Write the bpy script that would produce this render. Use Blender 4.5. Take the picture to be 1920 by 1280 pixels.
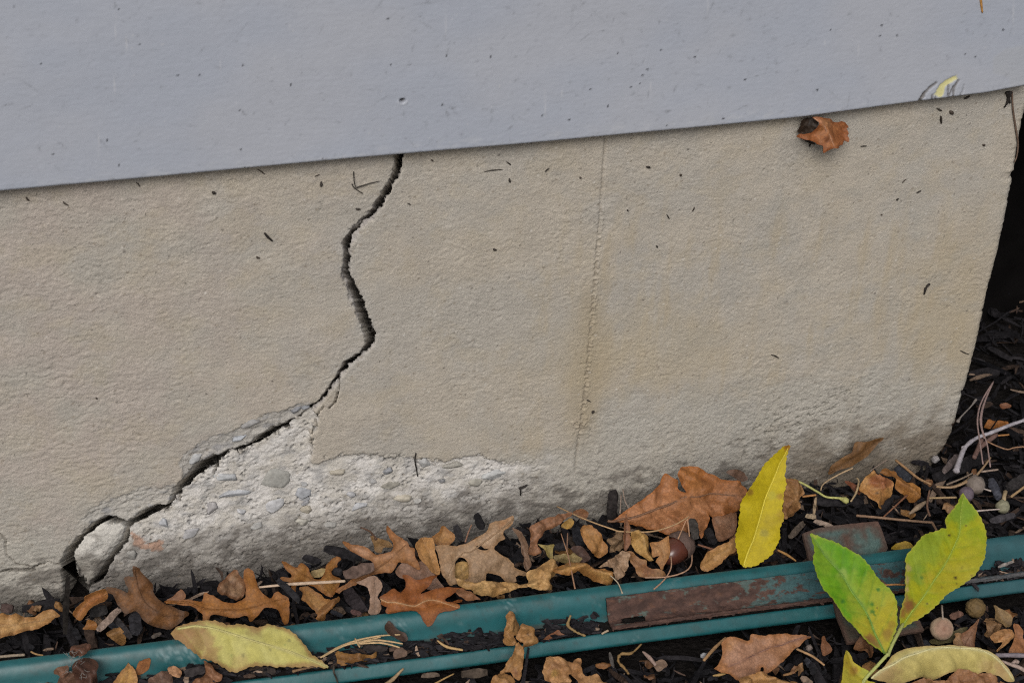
import bpy, math, random
import numpy as np
from mathutils import Vector, Matrix
from mathutils.geometry import delaunay_2d_cdt

for o in list(bpy.data.objects):
    bpy.data.objects.remove(o)
scene = bpy.context.scene
COL = scene.collection
rng = np.random.default_rng(7)
random.seed(7)

# ------------------------------------------------------------------ camera
CAM_YAW, CAM_PITCH, CAM_ROLL = math.radians(19.49), math.radians(32.16), math.radians(3.58)
CAM = np.array([-0.2831, -0.8000, 0.6693])
FPX = 3200.0                                   # focal length in photo pixels (1920 wide)
cf = np.array([math.sin(CAM_YAW) * math.cos(CAM_PITCH), math.cos(CAM_YAW) * math.cos(CAM_PITCH), -math.sin(CAM_PITCH)])
cr0 = np.array([math.cos(CAM_YAW), -math.sin(CAM_YAW), 0.0])
cu0 = np.cross(cr0, cf)
cr = math.cos(CAM_ROLL) * cr0 + math.sin(CAM_ROLL) * cu0
cu = -math.sin(CAM_ROLL) * cr0 + math.cos(CAM_ROLL) * cu0
cam_d = bpy.data.cameras.new('camera')
cam = bpy.data.objects.new('camera', cam_d)
COL.objects.link(cam)
cam.matrix_world = Matrix(((cr[0], cu[0], -cf[0], CAM[0]), (cr[1], cu[1], -cf[1], CAM[1]), (cr[2], cu[2], -cf[2], CAM[2]), (0, 0, 0, 1)))
cam_d.sensor_width = 36.0
cam_d.lens = FPX / 1920 * 36
cam_d.clip_start = 0.02
cam_d.clip_end = 300
cam_d.dof.use_dof = True
cam_d.dof.focus_distance = 1.02
cam_d.dof.aperture_fstop = 20
scene.camera = cam

# ------------------------------------------------------------------ light
SUN_EL, SUN_AZ = math.radians(42), math.radians(205)      # azimuth clockwise from +Y: behind the camera, to the left
w = bpy.data.worlds.new('World')
scene.world = w
w.use_nodes = True
nt = w.node_tree
sky = nt.nodes.new('ShaderNodeTexSky')
sky.sky_type = 'NISHITA'
sky.sun_disc = False
sky.sun_elevation = SUN_EL
sky.sun_rotation = SUN_AZ
sky.dust_density = 5.0
hs = nt.nodes.new('ShaderNodeHueSaturation')               # overcast: the sky is close to neutral
hs.inputs['Saturation'].default_value = 0.48
bgn = nt.nodes['Background']
nt.links.new(sky.outputs[0], hs.inputs['Color'])
nt.links.new(hs.outputs[0], bgn.inputs[0])
bgn.inputs[1].default_value = 0.082
sd = bpy.data.lights.new('sun', 'SUN')
sd.energy = 1.7
sd.angle = math.radians(26)
sd.color = (1.0, 0.975, 0.945)
sun = bpy.data.objects.new('sun', sd)
COL.objects.link(sun)
sv = Vector((math.sin(SUN_AZ) * math.cos(SUN_EL), math.cos(SUN_AZ) * math.cos(SUN_EL), math.sin(SUN_EL)))
sun.rotation_euler = sv.to_track_quat('Z', 'Y').to_euler()
scene.view_settings.view_transform = 'Standard'
scene.view_settings.look = 'None'
scene.view_settings.gamma = 1
scene.view_settings.exposure = 0.08
scene.view_settings.use_curve_mapping = False
scene.cycles.filter_width = 1.15
scene.cycles.use_denoising = False

# ------------------------------------------------------------------ helpers: camera geometry used for tracing
def rays(p):
    p = np.atleast_2d(np.asarray(p, float))
    return cf + np.outer((p[:, 0] - 960) / FPX, cr) - np.outer((p[:, 1] - 640) / FPX, cu)
def on_plane(p, p0, n):
    d = rays(p)
    t = ((np.asarray(p0) - CAM) @ n) / (d @ n)
    return CAM + d * t[:, None]
def on_z(p, z):
    return on_plane(p, (0, 0, z), np.array([0, 0, 1.0]))
def on_y(p, y):
    return on_plane(p, (0, y, 0), np.array([0, 1.0, 0]))
def to_px(v):
    d = np.asarray(v) - CAM
    z = d @ cf
    return 960 + FPX * (d @ cr) / z, 640 - FPX * (d @ cu) / z
def tr(ox, oy, s, pts):
    return [(ox + a / s, oy + b / s) for a, b in pts]
REG = {'Z1': (0, 1040, 5.3333), 'Z2': (180, 1040, 5.3333), 'Z3': (480, 980, 5.3333), 'Z4': (760, 940, 5.3333), 'Z5': (960, 920, 5.3333),
       'Z6': (1140, 820, 5.3333), 'Z7': (880, 1100, 5.3333), 'Z8': (560, 1120, 5.3333), 'Y1': (1460, 820, 5.3333), 'Y2': (1560, 1040, 5.3333),
       'Y3': (1480, 900, 3.764), 'Y4': (1720, 660, 2.91), 'Y5': (1300, 1160, 6.4), 'Y6': (1460, 200, 10.667), 'Y7': (1800, 100, 5.3333),
       'Y8': (1080, 1000, 4.0), 'A1': (0, 880, 3.0), 'W6': (0, 720, 3.0), 'P': (0, 0, 1.0)}
def T(r, *pts):
    return tr(*REG[r], pts)

# ------------------------------------------------------------------ helpers: noise
def _hash(i, j, s):
    h = (i.astype(np.int64) * 374761393 + j.astype(np.int64) * 668265263 + s * 2246822519) & 0xFFFFFFFF
    h = ((h ^ (h >> 13)) * 1274126177) & 0xFFFFFFFF
    h = ((h ^ (h >> 16)) * 2654435761) & 0xFFFFFFFF
    return (h ^ (h >> 15)) & 0xFFFFFFFF
def gn(x, y, s=0):
    xi = np.floor(x); yi = np.floor(y); fx = x - xi; fy = y - yi
    u = fx * fx * fx * (fx * (fx * 6 - 15) + 10); v = fy * fy * fy * (fy * (fy * 6 - 15) + 10)
    def g(a, b):
        th = _hash(xi + a, yi + b, s) * (2 * math.pi / 4294967296.0)
        return np.cos(th) * (fx - a) + np.sin(th) * (fy - b)
    return ((g(0, 0) * (1 - u) + g(1, 0) * u) * (1 - v) + (g(0, 1) * (1 - u) + g(1, 1) * u) * v) * 1.4
def fbm(x, y, s=0, o=4, g=0.5):
    t = 0; a = 1; n = 0
    for k in range(o):
        t = t + a * gn(x * 2 ** k, y * 2 ** k, s + k * 17); n += a; a *= g
    return t / n
def worley(x, y, s=0):
    xi = np.floor(x); yi = np.floor(y)
    best = np.full(x.shape, 9.0); rid = np.zeros(x.shape)
    for a in (-1, 0, 1):
        for b in (-1, 0, 1):
            h = _hash(xi + a, yi + b, s); h2 = _hash(xi + a, yi + b, s + 91)
            dx = xi + a + h / 4294967296.0 - x; dy = yi + b + h2 / 4294967296.0 - y
            d = dx * dx + dy * dy
            m = d < best
            best = np.where(m, d, best); rid = np.where(m, (h % 1000) / 1000.0, rid)
    return np.sqrt(best), rid
def sst(a, b, x):
    t = np.clip((x - a) / (b - a), 0, 1)
    return t * t * (3 - 2 * t)
def mix(a, b, t):
    t = np.asarray(t)
    if t.ndim: t = t[..., None]
    return np.asarray(a) * (1 - t) + np.asarray(b) * t
def seg_dist(x, y, pts, wid=None):
    """distance to a polyline; also the interpolated width and running length (0..1)"""
    pts = np.asarray(pts, float)
    L = np.r_[0, np.cumsum(np.hypot(*np.diff(pts, axis=0).T))]
    best = np.full(x.shape, 1e9); bw = np.zeros(x.shape); bt = np.zeros(x.shape); sg = np.zeros(x.shape)
    for k in range(len(pts) - 1):
        a = pts[k]; d = pts[k + 1] - a; q = d @ d + 1e-12
        t = np.clip(((x - a[0]) * d[0] + (y - a[1]) * d[1]) / q, 0, 1)
        ex = x - a[0] - t * d[0]; ey = y - a[1] - t * d[1]
        dd = np.hypot(ex, ey); m = dd < best
        best = np.where(m, dd, best)
        bt = np.where(m, (L[k] + t * (L[k + 1] - L[k])) / L[-1], bt)
        sg = np.where(m, np.sign(d[0] * ey - d[1] * ex), sg)
        if wid is not None:
            bw = np.where(m, wid[k] * (1 - t) + wid[k + 1] * t, bw)
    return best, bw, bt, sg
def pip(x, y, poly):
    poly = np.asarray(poly, float); ins = np.zeros(x.shape, bool); j = len(poly) - 1
    for i in range(len(poly)):
        xi, yi = poly[i]; xj, yj = poly[j]
        c = ((yi > y) != (yj > y)) & (x < (xj - xi) * (y - yi) / (yj - yi + 1e-15) + xi)
        ins ^= c; j = i
    return ins
def sdf_poly(x, y, poly):
    p = list(poly) + [poly[0]]
    d = seg_dist(x, y, p)[0]
    return np.where(pip(x, y, poly), -d, d)

# ------------------------------------------------------------------ helpers: materials
def new_mat(name, rough=0.8, spec=0.3, nscale=300.0, namp=0.15, bscale=600.0, bstr=0.0, bdist=0.0005, translucent=0.0, base=None, coat=0.0, net=0.0, netscale=520.0):
    m = bpy.data.materials.new(name); m.use_nodes = True
    t = m.node_tree; bs = t.nodes['Principled BSDF']; L = t.links.new
    bs.inputs['Roughness'].default_value = rough
    bs.inputs['Specular IOR Level'].default_value = spec
    bs.inputs['Coat Weight'].default_value = coat
    if base is None:
        a = t.nodes.new('ShaderNodeAttribute'); a.attribute_name = 'Col'; src = a.outputs['Color']
    else:
        r = t.nodes.new('ShaderNodeRGB'); r.outputs[0].default_value = (*base, 1); src = r.outputs[0]
    geo = t.nodes.new('ShaderNodeNewGeometry')
    nz = t.nodes.new('ShaderNodeTexNoise'); nz.inputs['Scale'].default_value = nscale; nz.inputs['Detail'].default_value = 4
    L(geo.outputs['Position'], nz.inputs['Vector'])
    mr = t.nodes.new('ShaderNodeMapRange')
    mr.inputs['From Min'].default_value = 0.25; mr.inputs['From Max'].default_value = 0.75
    mr.inputs['To Min'].default_value = 1 - namp; mr.inputs['To Max'].default_value = 1 + namp
    L(nz.outputs['Fac'], mr.inputs['Value'])
    vm = t.nodes.new('ShaderNodeVectorMath'); vm.operation = 'SCALE'
    L(src, vm.inputs[0]); L(mr.outputs[0], vm.inputs['Scale'])
    if net > 0:                                    # fine net of veins
        vo = t.nodes.new('ShaderNodeTexVoronoi'); vo.feature = 'DISTANCE_TO_EDGE'; vo.inputs['Scale'].default_value = netscale
        L(geo.outputs['Position'], vo.inputs['Vector'])
        m2 = t.nodes.new('ShaderNodeMapRange'); m2.inputs['From Min'].default_value = 0.02; m2.inputs['From Max'].default_value = 0.22
        m2.inputs['To Min'].default_value = 1 - net; m2.inputs['To Max'].default_value = 1.0
        L(vo.outputs['Distance'], m2.inputs['Value'])
        v3 = t.nodes.new('ShaderNodeVectorMath'); v3.operation = 'SCALE'
        L(vm.outputs[0], v3.inputs[0]); L(m2.outputs[0], v3.inputs['Scale']); vm = v3
    L(vm.outputs[0], bs.inputs['Base Color'])
    if bstr > 0:
        n2 = t.nodes.new('ShaderNodeTexNoise'); n2.inputs['Scale'].default_value = bscale; n2.inputs['Detail'].default_value = 5
        L(geo.outputs['Position'], n2.inputs['Vector'])
        bp = t.nodes.new('ShaderNodeBump'); bp.inputs['Strength'].default_value = bstr; bp.inputs['Distance'].default_value = bdist
        L(n2.outputs['Fac'], bp.inputs['Height']); L(bp.outputs[0], bs.inputs['Normal'])
    if translucent > 0:
        tl = t.nodes.new('ShaderNodeBsdfTranslucent'); L(vm.outputs[0], tl.inputs['Color'])
        ms = t.nodes.new('ShaderNodeMixShader'); ms.inputs[0].default_value = translucent
        L(bs.outputs[0], ms.inputs[1]); L(tl.outputs[0], ms.inputs[2])
        L(ms.outputs[0], t.nodes['Material Output'].inputs['Surface'])
    return m
M_WALL = new_mat('stucco', 0.92, 0.15, 900, 0.10, 1100, 0.55, 0.0008)
M_STONE = new_mat('pebble_stone', 0.7, 0.3, 500, 0.2, 700, 0.3, 0.0005)
M_BOARD = new_mat('painted_board', 0.55, 0.35, 120, 0.025, 500, 0.12, 0.0004)
M_LEAF = new_mat('dry_leaf', 0.62, 0.35, 420, 0.16, 800, 0.40, 0.0006, translucent=0.10, net=0.22, netscale=480)
M_FRESH = new_mat('waxy_leaf', 0.60, 0.22, 350, 0.09, 700, 0.22, 0.0004, translucent=0.18, net=0.09, netscale=620)
M_WOOD = new_mat('mulch_wood', 0.85, 0.08, 420, 0.45, 520, 0.6, 0.0012)
M_SOIL = new_mat('dark_soil', 0.95, 0.05, 250, 0.5, 300, 0.9, 0.003, base=(0.011, 0.0095, 0.009))
M_TWIG = new_mat('twig', 0.7, 0.3, 500, 0.22, 700, 0.3, 0.0006)
M_EDGE = new_mat('green_paint', 0.40, 0.45, 160, 0.12, 300, 0.14, 0.0006)
M_RUST = new_mat('rusty_metal', 0.8, 0.25, 420, 0.25, 650, 0.6, 0.0009)
M_NUT = new_mat('nut_shell', 0.28, 0.5, 300, 0.15, 500, 0.1, 0.0003)
M_DARK = new_mat('recess_shade', 0.95, 0.03, 40, 0.3, 200, 0.4, 0.002, base=(0.005, 0.0045, 0.0045))  # near-black base colour carries the shade of the recess

# ------------------------------------------------------------------ helpers: objects
def tag(o, label=None, cat=None, group=None, kind=None):
    if label: o['label'] = label
    if cat: o['category'] = cat
    if group: o['group'] = group
    if kind: o['kind'] = kind
    return o
def fast_mesh(name, V, F, mat, cols=None, smooth=True):
    """V (n,3) local, F (m,k) constant polygon size or list of arrays"""
    me = bpy.data.meshes.new(name)
    Fs = F if isinstance(F, list) else [F]
    Fs = [np.asarray(f, np.int32) for f in Fs if len(f)]
    me.vertices.add(len(V)); me.vertices.foreach_set('co', np.asarray(V, np.float32).ravel())
    nl = sum(f.size for f in Fs); npoly = sum(len(f) for f in Fs)
    me.loops.add(nl); me.loops.foreach_set('vertex_index', np.concatenate([f.ravel() for f in Fs]))
    me.polygons.add(npoly)
    tot = np.concatenate([np.full(len(f), f.shape[1], np.int32) for f in Fs])
    st = np.r_[0, np.cumsum(tot)[:-1]].astype(np.int32)
    me.polygons.foreach_set('loop_start', st)
    me.polygons.foreach_set('loop_total', tot)
    me.update(calc_edges=True)
    me.polygons.foreach_set('use_smooth', np.full(npoly, smooth))
    if cols is not None:
        c = np.ones((len(V), 4), np.float32); c[:, :3] = np.broadcast_to(cols, (len(V), 3))
        at = me.color_attributes.new('Col', 'FLOAT_COLOR', 'POINT'); at.data.foreach_set('color', c.ravel())
    me.materials.append(mat)
    me.validate(); me.update()
    return me
def add(name, V, F, mat, cols=None, parent=None, loc=None, smooth=True):
    V = np.asarray(V, float)
    if parent is not None:
        base = np.array(parent['_b'])
    else:
        base = np.array(loc) if loc is not None else np.array([V[:, 0].mean(), V[:, 1].mean(), V[:, 2].min()])
    o = bpy.data.objects.new(name, fast_mesh(name, V - base, F, mat, cols, smooth))
    COL.objects.link(o)
    if parent is not None:
        o.parent = parent
        o['_b'] = [float(x) for x in base]
    else:
        o.location = base; o['_b'] = [float(x) for x in base]
    return o
def empty(name, loc):
    o = bpy.data.objects.new(name, None); COL.objects.link(o)
    o.empty_display_size = 0.01
    o.location = [float(x) for x in loc]; o['_b'] = [float(x) for x in loc]
    return o
def catmull(P, n=4, closed=False):
    P = np.asarray(P, float); N = len(P); out = []
    rngk = range(N if closed else N - 1)
    for k in rngk:
        if closed:
            a, b, c, d = P[(k - 1) % N], P[k], P[(k + 1) % N], P[(k + 2) % N]
        else:
            a, b, c, d = P[max(k - 1, 0)], P[k], P[k + 1], P[min(k + 2, N - 1)]
        for i in range(n):
            t = i / n
            out.append(0.5 * ((2 * b) + (c - a) * t + (2 * a - 5 * b + 4 * c - d) * t * t + (3 * b - a - 3 * c + d) * t ** 3))
    if not closed: out.append(P[-1])
    return np.array(out)
def tube(P, R, n=7, knob=0.0):
    """tapered round tube with closed ends"""
    P = np.asarray(P, float); N = len(P)
    R = np.interp(np.linspace(0, 1, N), np.linspace(0, 1, len(np.atleast_1d(R))), np.atleast_1d(R))
    if knob: R = R * (1 + knob * rng.uniform(-1, 1, N))
    t = np.gradient(P, axis=0); t /= np.linalg.norm(t, axis=1)[:, None] + 1e-12
    up = np.tile([0, 0, 1.0], (N, 1)); up[np.abs(t[:, 2]) > 0.9] = [1, 0, 0]
    a = np.cross(t, up); a /= np.linalg.norm(a, axis=1)[:, None]; b = np.cross(t, a)
    th = np.arange(n) * 2 * math.pi / n
    V = (P[:, None] + R[:, None, None] * (np.cos(th)[None, :, None] * a[:, None] + np.sin(th)[None, :, None] * b[:, None])).reshape(-1, 3)
    V = np.vstack([V, P[0] - t[0] * R[0] * 0.5, P[-1] + t[-1] * R[-1] * 0.5])
    i = np.arange(N - 1)[:, None] * n + np.arange(n)[None]; j = np.arange(N - 1)[:, None] * n + (np.arange(n)[None] + 1) % n
    Q = np.stack([i, j, j + n, i + n], -1).reshape(-1, 4)
    k = np.arange(n); s0 = N * n; e = (N - 1) * n
    Tr = np.vstack([np.c_[np.full(n, s0), (k + 1) % n, k], np.c_[np.full(n, s0 + 1), e + k, e + (k + 1) % n]])
    return V, [Q, Tr]
def box(x0, x1, y0, y1, z0, z1):
    V = np.array([(x, y, z) for x in (x0, x1) for y in (y0, y1) for z in (z0, z1)], float)
    F = np.array([(0, 1, 3, 2), (4, 6, 7, 5), (0, 4, 5, 1), (2, 3, 7, 6), (0, 2, 6, 4), (1, 5, 7, 3)])
    return V, F
CORNER_X = float(on_y([(1850, 540)], 0)[0, 0])
WALL_OFF = 0.004
def against(P, off=WALL_OFF):
    """points that would fall inside the wall are slid along the line of sight onto its face"""
    P = np.array(P, float)
    m = (P[:, 1] > -off) & (P[:, 0] < CORNER_X - 0.002)
    if m.any():
        d = P[m] - CAM; t = (-off - CAM[1]) / d[:, 1]; P[m] = CAM + d * t[:, None]
    m = P[:, 2] < -0.004
    if m.any():
        d = P[m] - CAM; t = (-0.004 - CAM[2]) / d[:, 2]; P[m] = CAM + d * t[:, None]
    return P

# ------------------------------------------------------------------ setting: ground
GZ = -0.014
n = 90
gx = np.r_[-60, -20, -6, -2, np.linspace(-1.0, 1.3, n), 2.5, 7, 20, 60]; gy = np.r_[-60, -20, -6, -2, np.linspace(-0.9, 0.95, n), 2, 7, 20, 60]
X, Y = np.meshgrid(gx, gy, indexing='ij')
Zg = GZ + 0.004 * fbm(X * 22, Y * 22, 3, 4)
V = np.stack([X, Y, Zg], -1).reshape(-1, 3)
ni, nj = X.shape
ii, jj = np.meshgrid(np.arange(ni - 1), np.arange(nj - 1), indexing='ij')
F = np.stack([ii * nj + jj, (ii + 1) * nj + jj, (ii + 1) * nj + jj + 1, ii * nj + jj + 1], -1).reshape(-1, 4)
tag(add('ground', V, F, M_SOIL, loc=(0, 0, 0)), kind='structure')

# ------------------------------------------------------------------ foundation wall: one fine relief with the crack cut into it
XC = CORNER_X
RAD = 0.005
s_far = np.linspace(-1.4, -0.305, 160)[:-1]
s_dense = np.arange(-0.305, XC - RAD, 0.00066)
arc = RAD * math.pi / 2
s_arc = XC - RAD + np.linspace(0, arc, 14)
s_side = XC - RAD + arc + np.r_[np.arange(0.0008, 0.03, 0.0012), np.linspace(0.033, 0.65, 80)]
S = np.r_[s_far, s_dense, s_arc, s_side]
Zs = np.r_[np.linspace(-0.10, -0.022, 20)[:-1], np.arange(-0.022, 0.288, 0.00066), [0.291, 0.30]]
SS, ZZ = np.meshgrid(S, Zs, indexing='ij')
flat = SS <= XC - RAD
ang = np.clip((SS - (XC - RAD)) / RAD, 0, math.pi / 2)
side = np.maximum(SS - (XC - RAD + arc), 0)
BX = np.where(flat, SS, XC - RAD + RAD * np.sin(ang))
BY = np.where(flat, 0.0, RAD - RAD * np.cos(ang) + side)
NX = np.where(flat, 0.0, np.sin(ang)); NY = np.where(flat, -1.0, -np.cos(ang))
PX, PY = to_px(np.stack([BX, BY, ZZ], -1))
GL = 1128 - 0.1552 * PX                        # where wall and mulch meet, in the photo
HG = GL - PY                                   # pixels above the mulch line
mm = 0.001
x1, z1 = SS * 1000, ZZ * 1000                  # millimetres
wx = x1 + 2.2 * gn(x1 / 9, z1 / 9, 5); wz = z1 + 2.2 * gn(x1 / 9 + 40, z1 / 9, 6)
rough = 0.55 + 0.75 * fbm(x1 / 50, z1 / 40, 11, 3) - 0.25 * sst(1200, 1700, PX) * sst(600, 350, PY) + 0.35 * sst(600, 0, PX) * sst(300, 500, PY)
rough = np.clip(rough, 0.25, 1.3)
gd, gi = worley((wx + 0.4 * wz) / 2.5, wz / 1.8, 23)
gd2, gi2 = worley(x1 / 1.5, z1 / 1.4, 25)
st = 0.60 * fbm((wx + 0.45 * wz) / 4.4, wz / 2.8, 21, 3, 0.65) + 0.30 * (0.55 - gd) * (0.4 + gi)
H = 1.0 * fbm(x1 / 70, z1 / 70, 31, 3) + rough * (1.10 * st) + 0.24 * (0.5 - gd2) * (0.3 + 1.4 * gi2)
# lower band: weathered, rough mortar
band = sst(215, 165, HG + 70 * fbm(x1 / 30, z1 / 22, 44, 5, 0.6) + 70 * sst(1120, 1060, PX) + 40 * sst(1500, 1800, PX))
H += band * (0.6 * fbm(x1 / 6, z1 / 5, 51, 4, 0.7) - 0.3 + 0.22 * (0.5 - gd2))
base_rough = sst(95, 10, HG + 25 * fbm(x1 / 20, z1 / 20, 52, 3))
H += base_rough * (1.2 * fbm(x1 / 7, z1 / 6, 53, 5, 0.7) + 0.5 + 0.35 * (0.5 - gd))
wd, wr = worley(x1 / 3.1, z1 / 3.1, 61)
pit = ((wr < 0.03) & (wd < 0.16)).astype(float)
H -= pit * 0.5

A0 = np.array([0.408, 0.370, 0.313]); A1 = np.array([0.380, 0.355, 0.314]); A2 = np.array([0.402, 0.354, 0.314])
t1 = sst(-0.22, 0.22, fbm(x1 / 60, z1 / 60, 71, 5, 0.6) + 0.12 * sst(500, 0, PX))
C = mix(A0, A1, t1)
C = mix(C, A2, 0.8 * sst(900, 100, PX) * sst(-0.3, 0.3, fbm(x1 / 40, z1 / 40, 72, 3)))
C = mix(C, (0.375, 0.358, 0.320), 0.75 * band)
C = C * (1 + 0.16 * fbm(x1 / 16, z1 / 12, 73, 5, 0.65))[..., None]
C = C * (1 + 0.10 * np.clip(st, -1, 1))[..., None]
# ochre staining beside the mortar joint and near the corner
JOINT = [(1136, 250), (1131, 330), (1124, 420), (1116, 520), (1107, 620), (1099, 720), (1090, 790), (1082, 850), (1078, 900), (1074, 960)]
jd, _, jt, js = seg_dist(PX, PY, JOINT)
jn = fbm(x1 / 18, z1 / 30, 75, 3)
C = mix(C, (0.325, 0.268, 0.18), 0.66 * np.exp(-(jd / (34 + 16 * jn)) ** 2) * sst(480, 620, PY + 40 * jn) * sst(880, 760, PY))
C = mix(C, (0.40, 0.335, 0.225), 0.50 * np.exp(-((PX - 1200 - 120 * jn) / 170) ** 2) * sst(520, 680, PY + 90 * jn) * sst(770, 680, PY + 90 * jn))
C = mix(C, (0.385, 0.315, 0.20), 0.55 * np.exp(-((PX - 1770 - 70 * jn) / 85) ** 2) * sst(400, 620, PY + 90 * jn) * sst(760, 660, PY + 90 * jn))
C = mix(C, (0.40, 0.34, 0.25), 0.4 * np.exp(-((PX - 1830) / 45) ** 2) * sst(330, 430, PY) * sst(700, 640, PY))
stk_ = sst(-0.05, 0.4, fbm(x1 / 17, z1 / 90, 78, 4, 0.6)) * sst(820, 1050, PX) * sst(300, 480, PY) * (1 - 0.8 * band)
C = mix(C, (0.385, 0.322, 0.222), 0.50 * stk_)
blo = sst(0.0, 0.35, fbm(x1 / 28, z1 / 24, 79, 5, 0.65)) * (1 - band)
C = mix(C, (0.395, 0.345, 0.262), 0.35 * blo)
# greenish grey weathering patches under the board and elsewhere
C = mix(C, (0.31, 0.30, 0.268), 0.35 * sst(0.1, 0.45, fbm(x1 / 34, z1 / 22, 77, 4)) * sst(1100, 1500, PX))
# the trowelled joint: shallow groove with grains of mortar
jw = 2.6 + 1.2 * gn(z1 / 3, x1 * 0, 81)
g1 = np.exp(-(jd / jw) ** 2) * sst(905, 850, PY)
H -= g1 * 1.0
gr = np.exp(-((jd * js + 1.5) / 5.0) ** 2) * sst(330, 430, PY) * sst(830, 800, PY)
H += gr * (2.0 * np.clip(gn(x1 / 1.5, z1 / 1.6, 83) + 0.1, 0, 1))
C = mix(C, (0.22, 0.19, 0.15), 0.6 * g1 * (0.6 + 0.5 * np.clip(gn(z1 / 4, x1 / 9, 82) * 2, -1, 1)))
kn = np.exp(-(((PX - 1086) / 14) ** 2 + ((PY - 793) / 12) ** 2))
H += kn * 1.8 * np.clip(gn(x1 / 2.2, z1 / 2, 84) + 0.4, 0, 1); C = mix(C, (0.24, 0.20, 0.15), 0.4 * kn)

# spalled area: render fallen away, pale mortar and stones showing
SPALL = [(587, 760), (595, 785), (590, 805), (583, 818), (588, 850), (583, 868), (600, 864), (640, 853), (668, 849), (700, 856), (735, 856), (770, 858),
         (800, 862), (835, 868), (860, 862), (880, 855), (905, 850), (925, 862), (960, 871), (1010, 860), (1045, 850), (1068, 852), (1078, 880), (1085, 940),
         (1085, 1150), (170, 1340), (166, 1100), (190, 1085), (202, 1063), (214, 1042), (235, 1018), (243, 990), (268, 976), (295, 962), (318, 955), (325, 940),
         (338, 920), (358, 900), (384, 882), (412, 866), (432, 853), (462, 845), (490, 830), (512, 815), (548, 795), (568, 782)]
CHUNK = [(243, 985), (234, 1017), (214, 1040), (201, 1063), (190, 1084), (170, 1098), (158, 1085), (150, 1068), (139, 1055), (134, 1040), (140, 1025), (152, 1010), (173, 990),
         (198, 980), (220, 982)]
BEVEL = [(338, 868), (350, 850), (385, 825), (430, 808), (520, 770), (560, 757), (590, 757), (587, 765), (547, 794), (487, 829), (460, 842), (425, 850), (400, 866), (370, 890), (345, 905)]
CHIP = [(150, 975), (190, 942), (230, 925), (275, 915), (328, 908), (334, 918), (318, 953), (293, 960), (262, 974), (240, 984), (205, 978), (175, 986)]
_, kc1 = worley(x1 / 4.6, z1 / 3.6, 88); _, kc2 = worley(x1 / 2.0, z1 / 1.7, 89)
en = 8 * fbm(x1 / 6, z1 / 6, 91, 4, 0.7) + 9 * (kc1 - 0.5) + 4 * (kc2 - 0.5)
sel = (PX > -60) & (PX < 1200) & (PY > 700)
def sub_sdf(poly):
    d = np.full(PX.shape, 999.0); d[sel] = sdf_poly(PX[sel], PY[sel], poly); return d
sd_sp = sub_sdf(SPALL); sd_ch = sub_sdf(CHUNK); sd_bv = sub_sdf(BEVEL); sd_cp = sub_sdf(CHIP)
sp = sst(2.0, -2.5, sd_sp + en) * sst(1090, 930, PX + 60 * jn + 40 * (kc1 - 0.5))
dep = np.interp(PX, [200, 560, 620, 900, 1080], [4.5, 4.0, 2.8, 1.8, 0.4]) * (0.35 + 0.65 * sst(20, 130, HG))
ld, li = worley(x1 / 7.5 + 0.4 * gn(x1 / 5, z1 / 5, 94), z1 / 5.5, 93)
mort = 1.7 * fbm(x1 / 14, z1 / 10, 95, 5, 0.65) + 1.3 * (0.5 - ld) * (li - 0.3) + 0.55 * (0.5 - gd) + 0.40 * (0.5 - gd2) * (0.3 + 1.4 * gi2)
H = H * (1 - sp) + sp * (-dep + mort)
wd2, wr2 = worley(x1 / 2.6, z1 / 2.2, 99)
hole = ((wr2 < 0.26) & (wd2 < 0.14 + 1.0 * wr2)).astype(float) * sst(-0.25, 0.15, fbm(x1 / 22, z1 / 22, 98, 3))
H -= sp * hole * 1.6
pale = mix((0.465, 0.44, 0.40), (0.56, 0.54, 0.515), sst(-0.3, 0.3, fbm(x1 / 16, z1 / 12, 101, 4)))
pale = mix(pale, (0.33, 0.325, 0.32), 0.7 * sst(0.05, 0.4, fbm(x1 / 11, z1 / 8, 102, 4)))
pale = pale * (1 + 0.16 * (0.5 - gd2) * 2 * gi2)[..., None]
pale = mix(pale, (0.10, 0.10, 0.105), 0.8 * hole)
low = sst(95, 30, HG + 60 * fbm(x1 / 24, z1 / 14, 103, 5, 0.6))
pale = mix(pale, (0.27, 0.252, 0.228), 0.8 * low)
C = mix(C, pale, sp)
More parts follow.
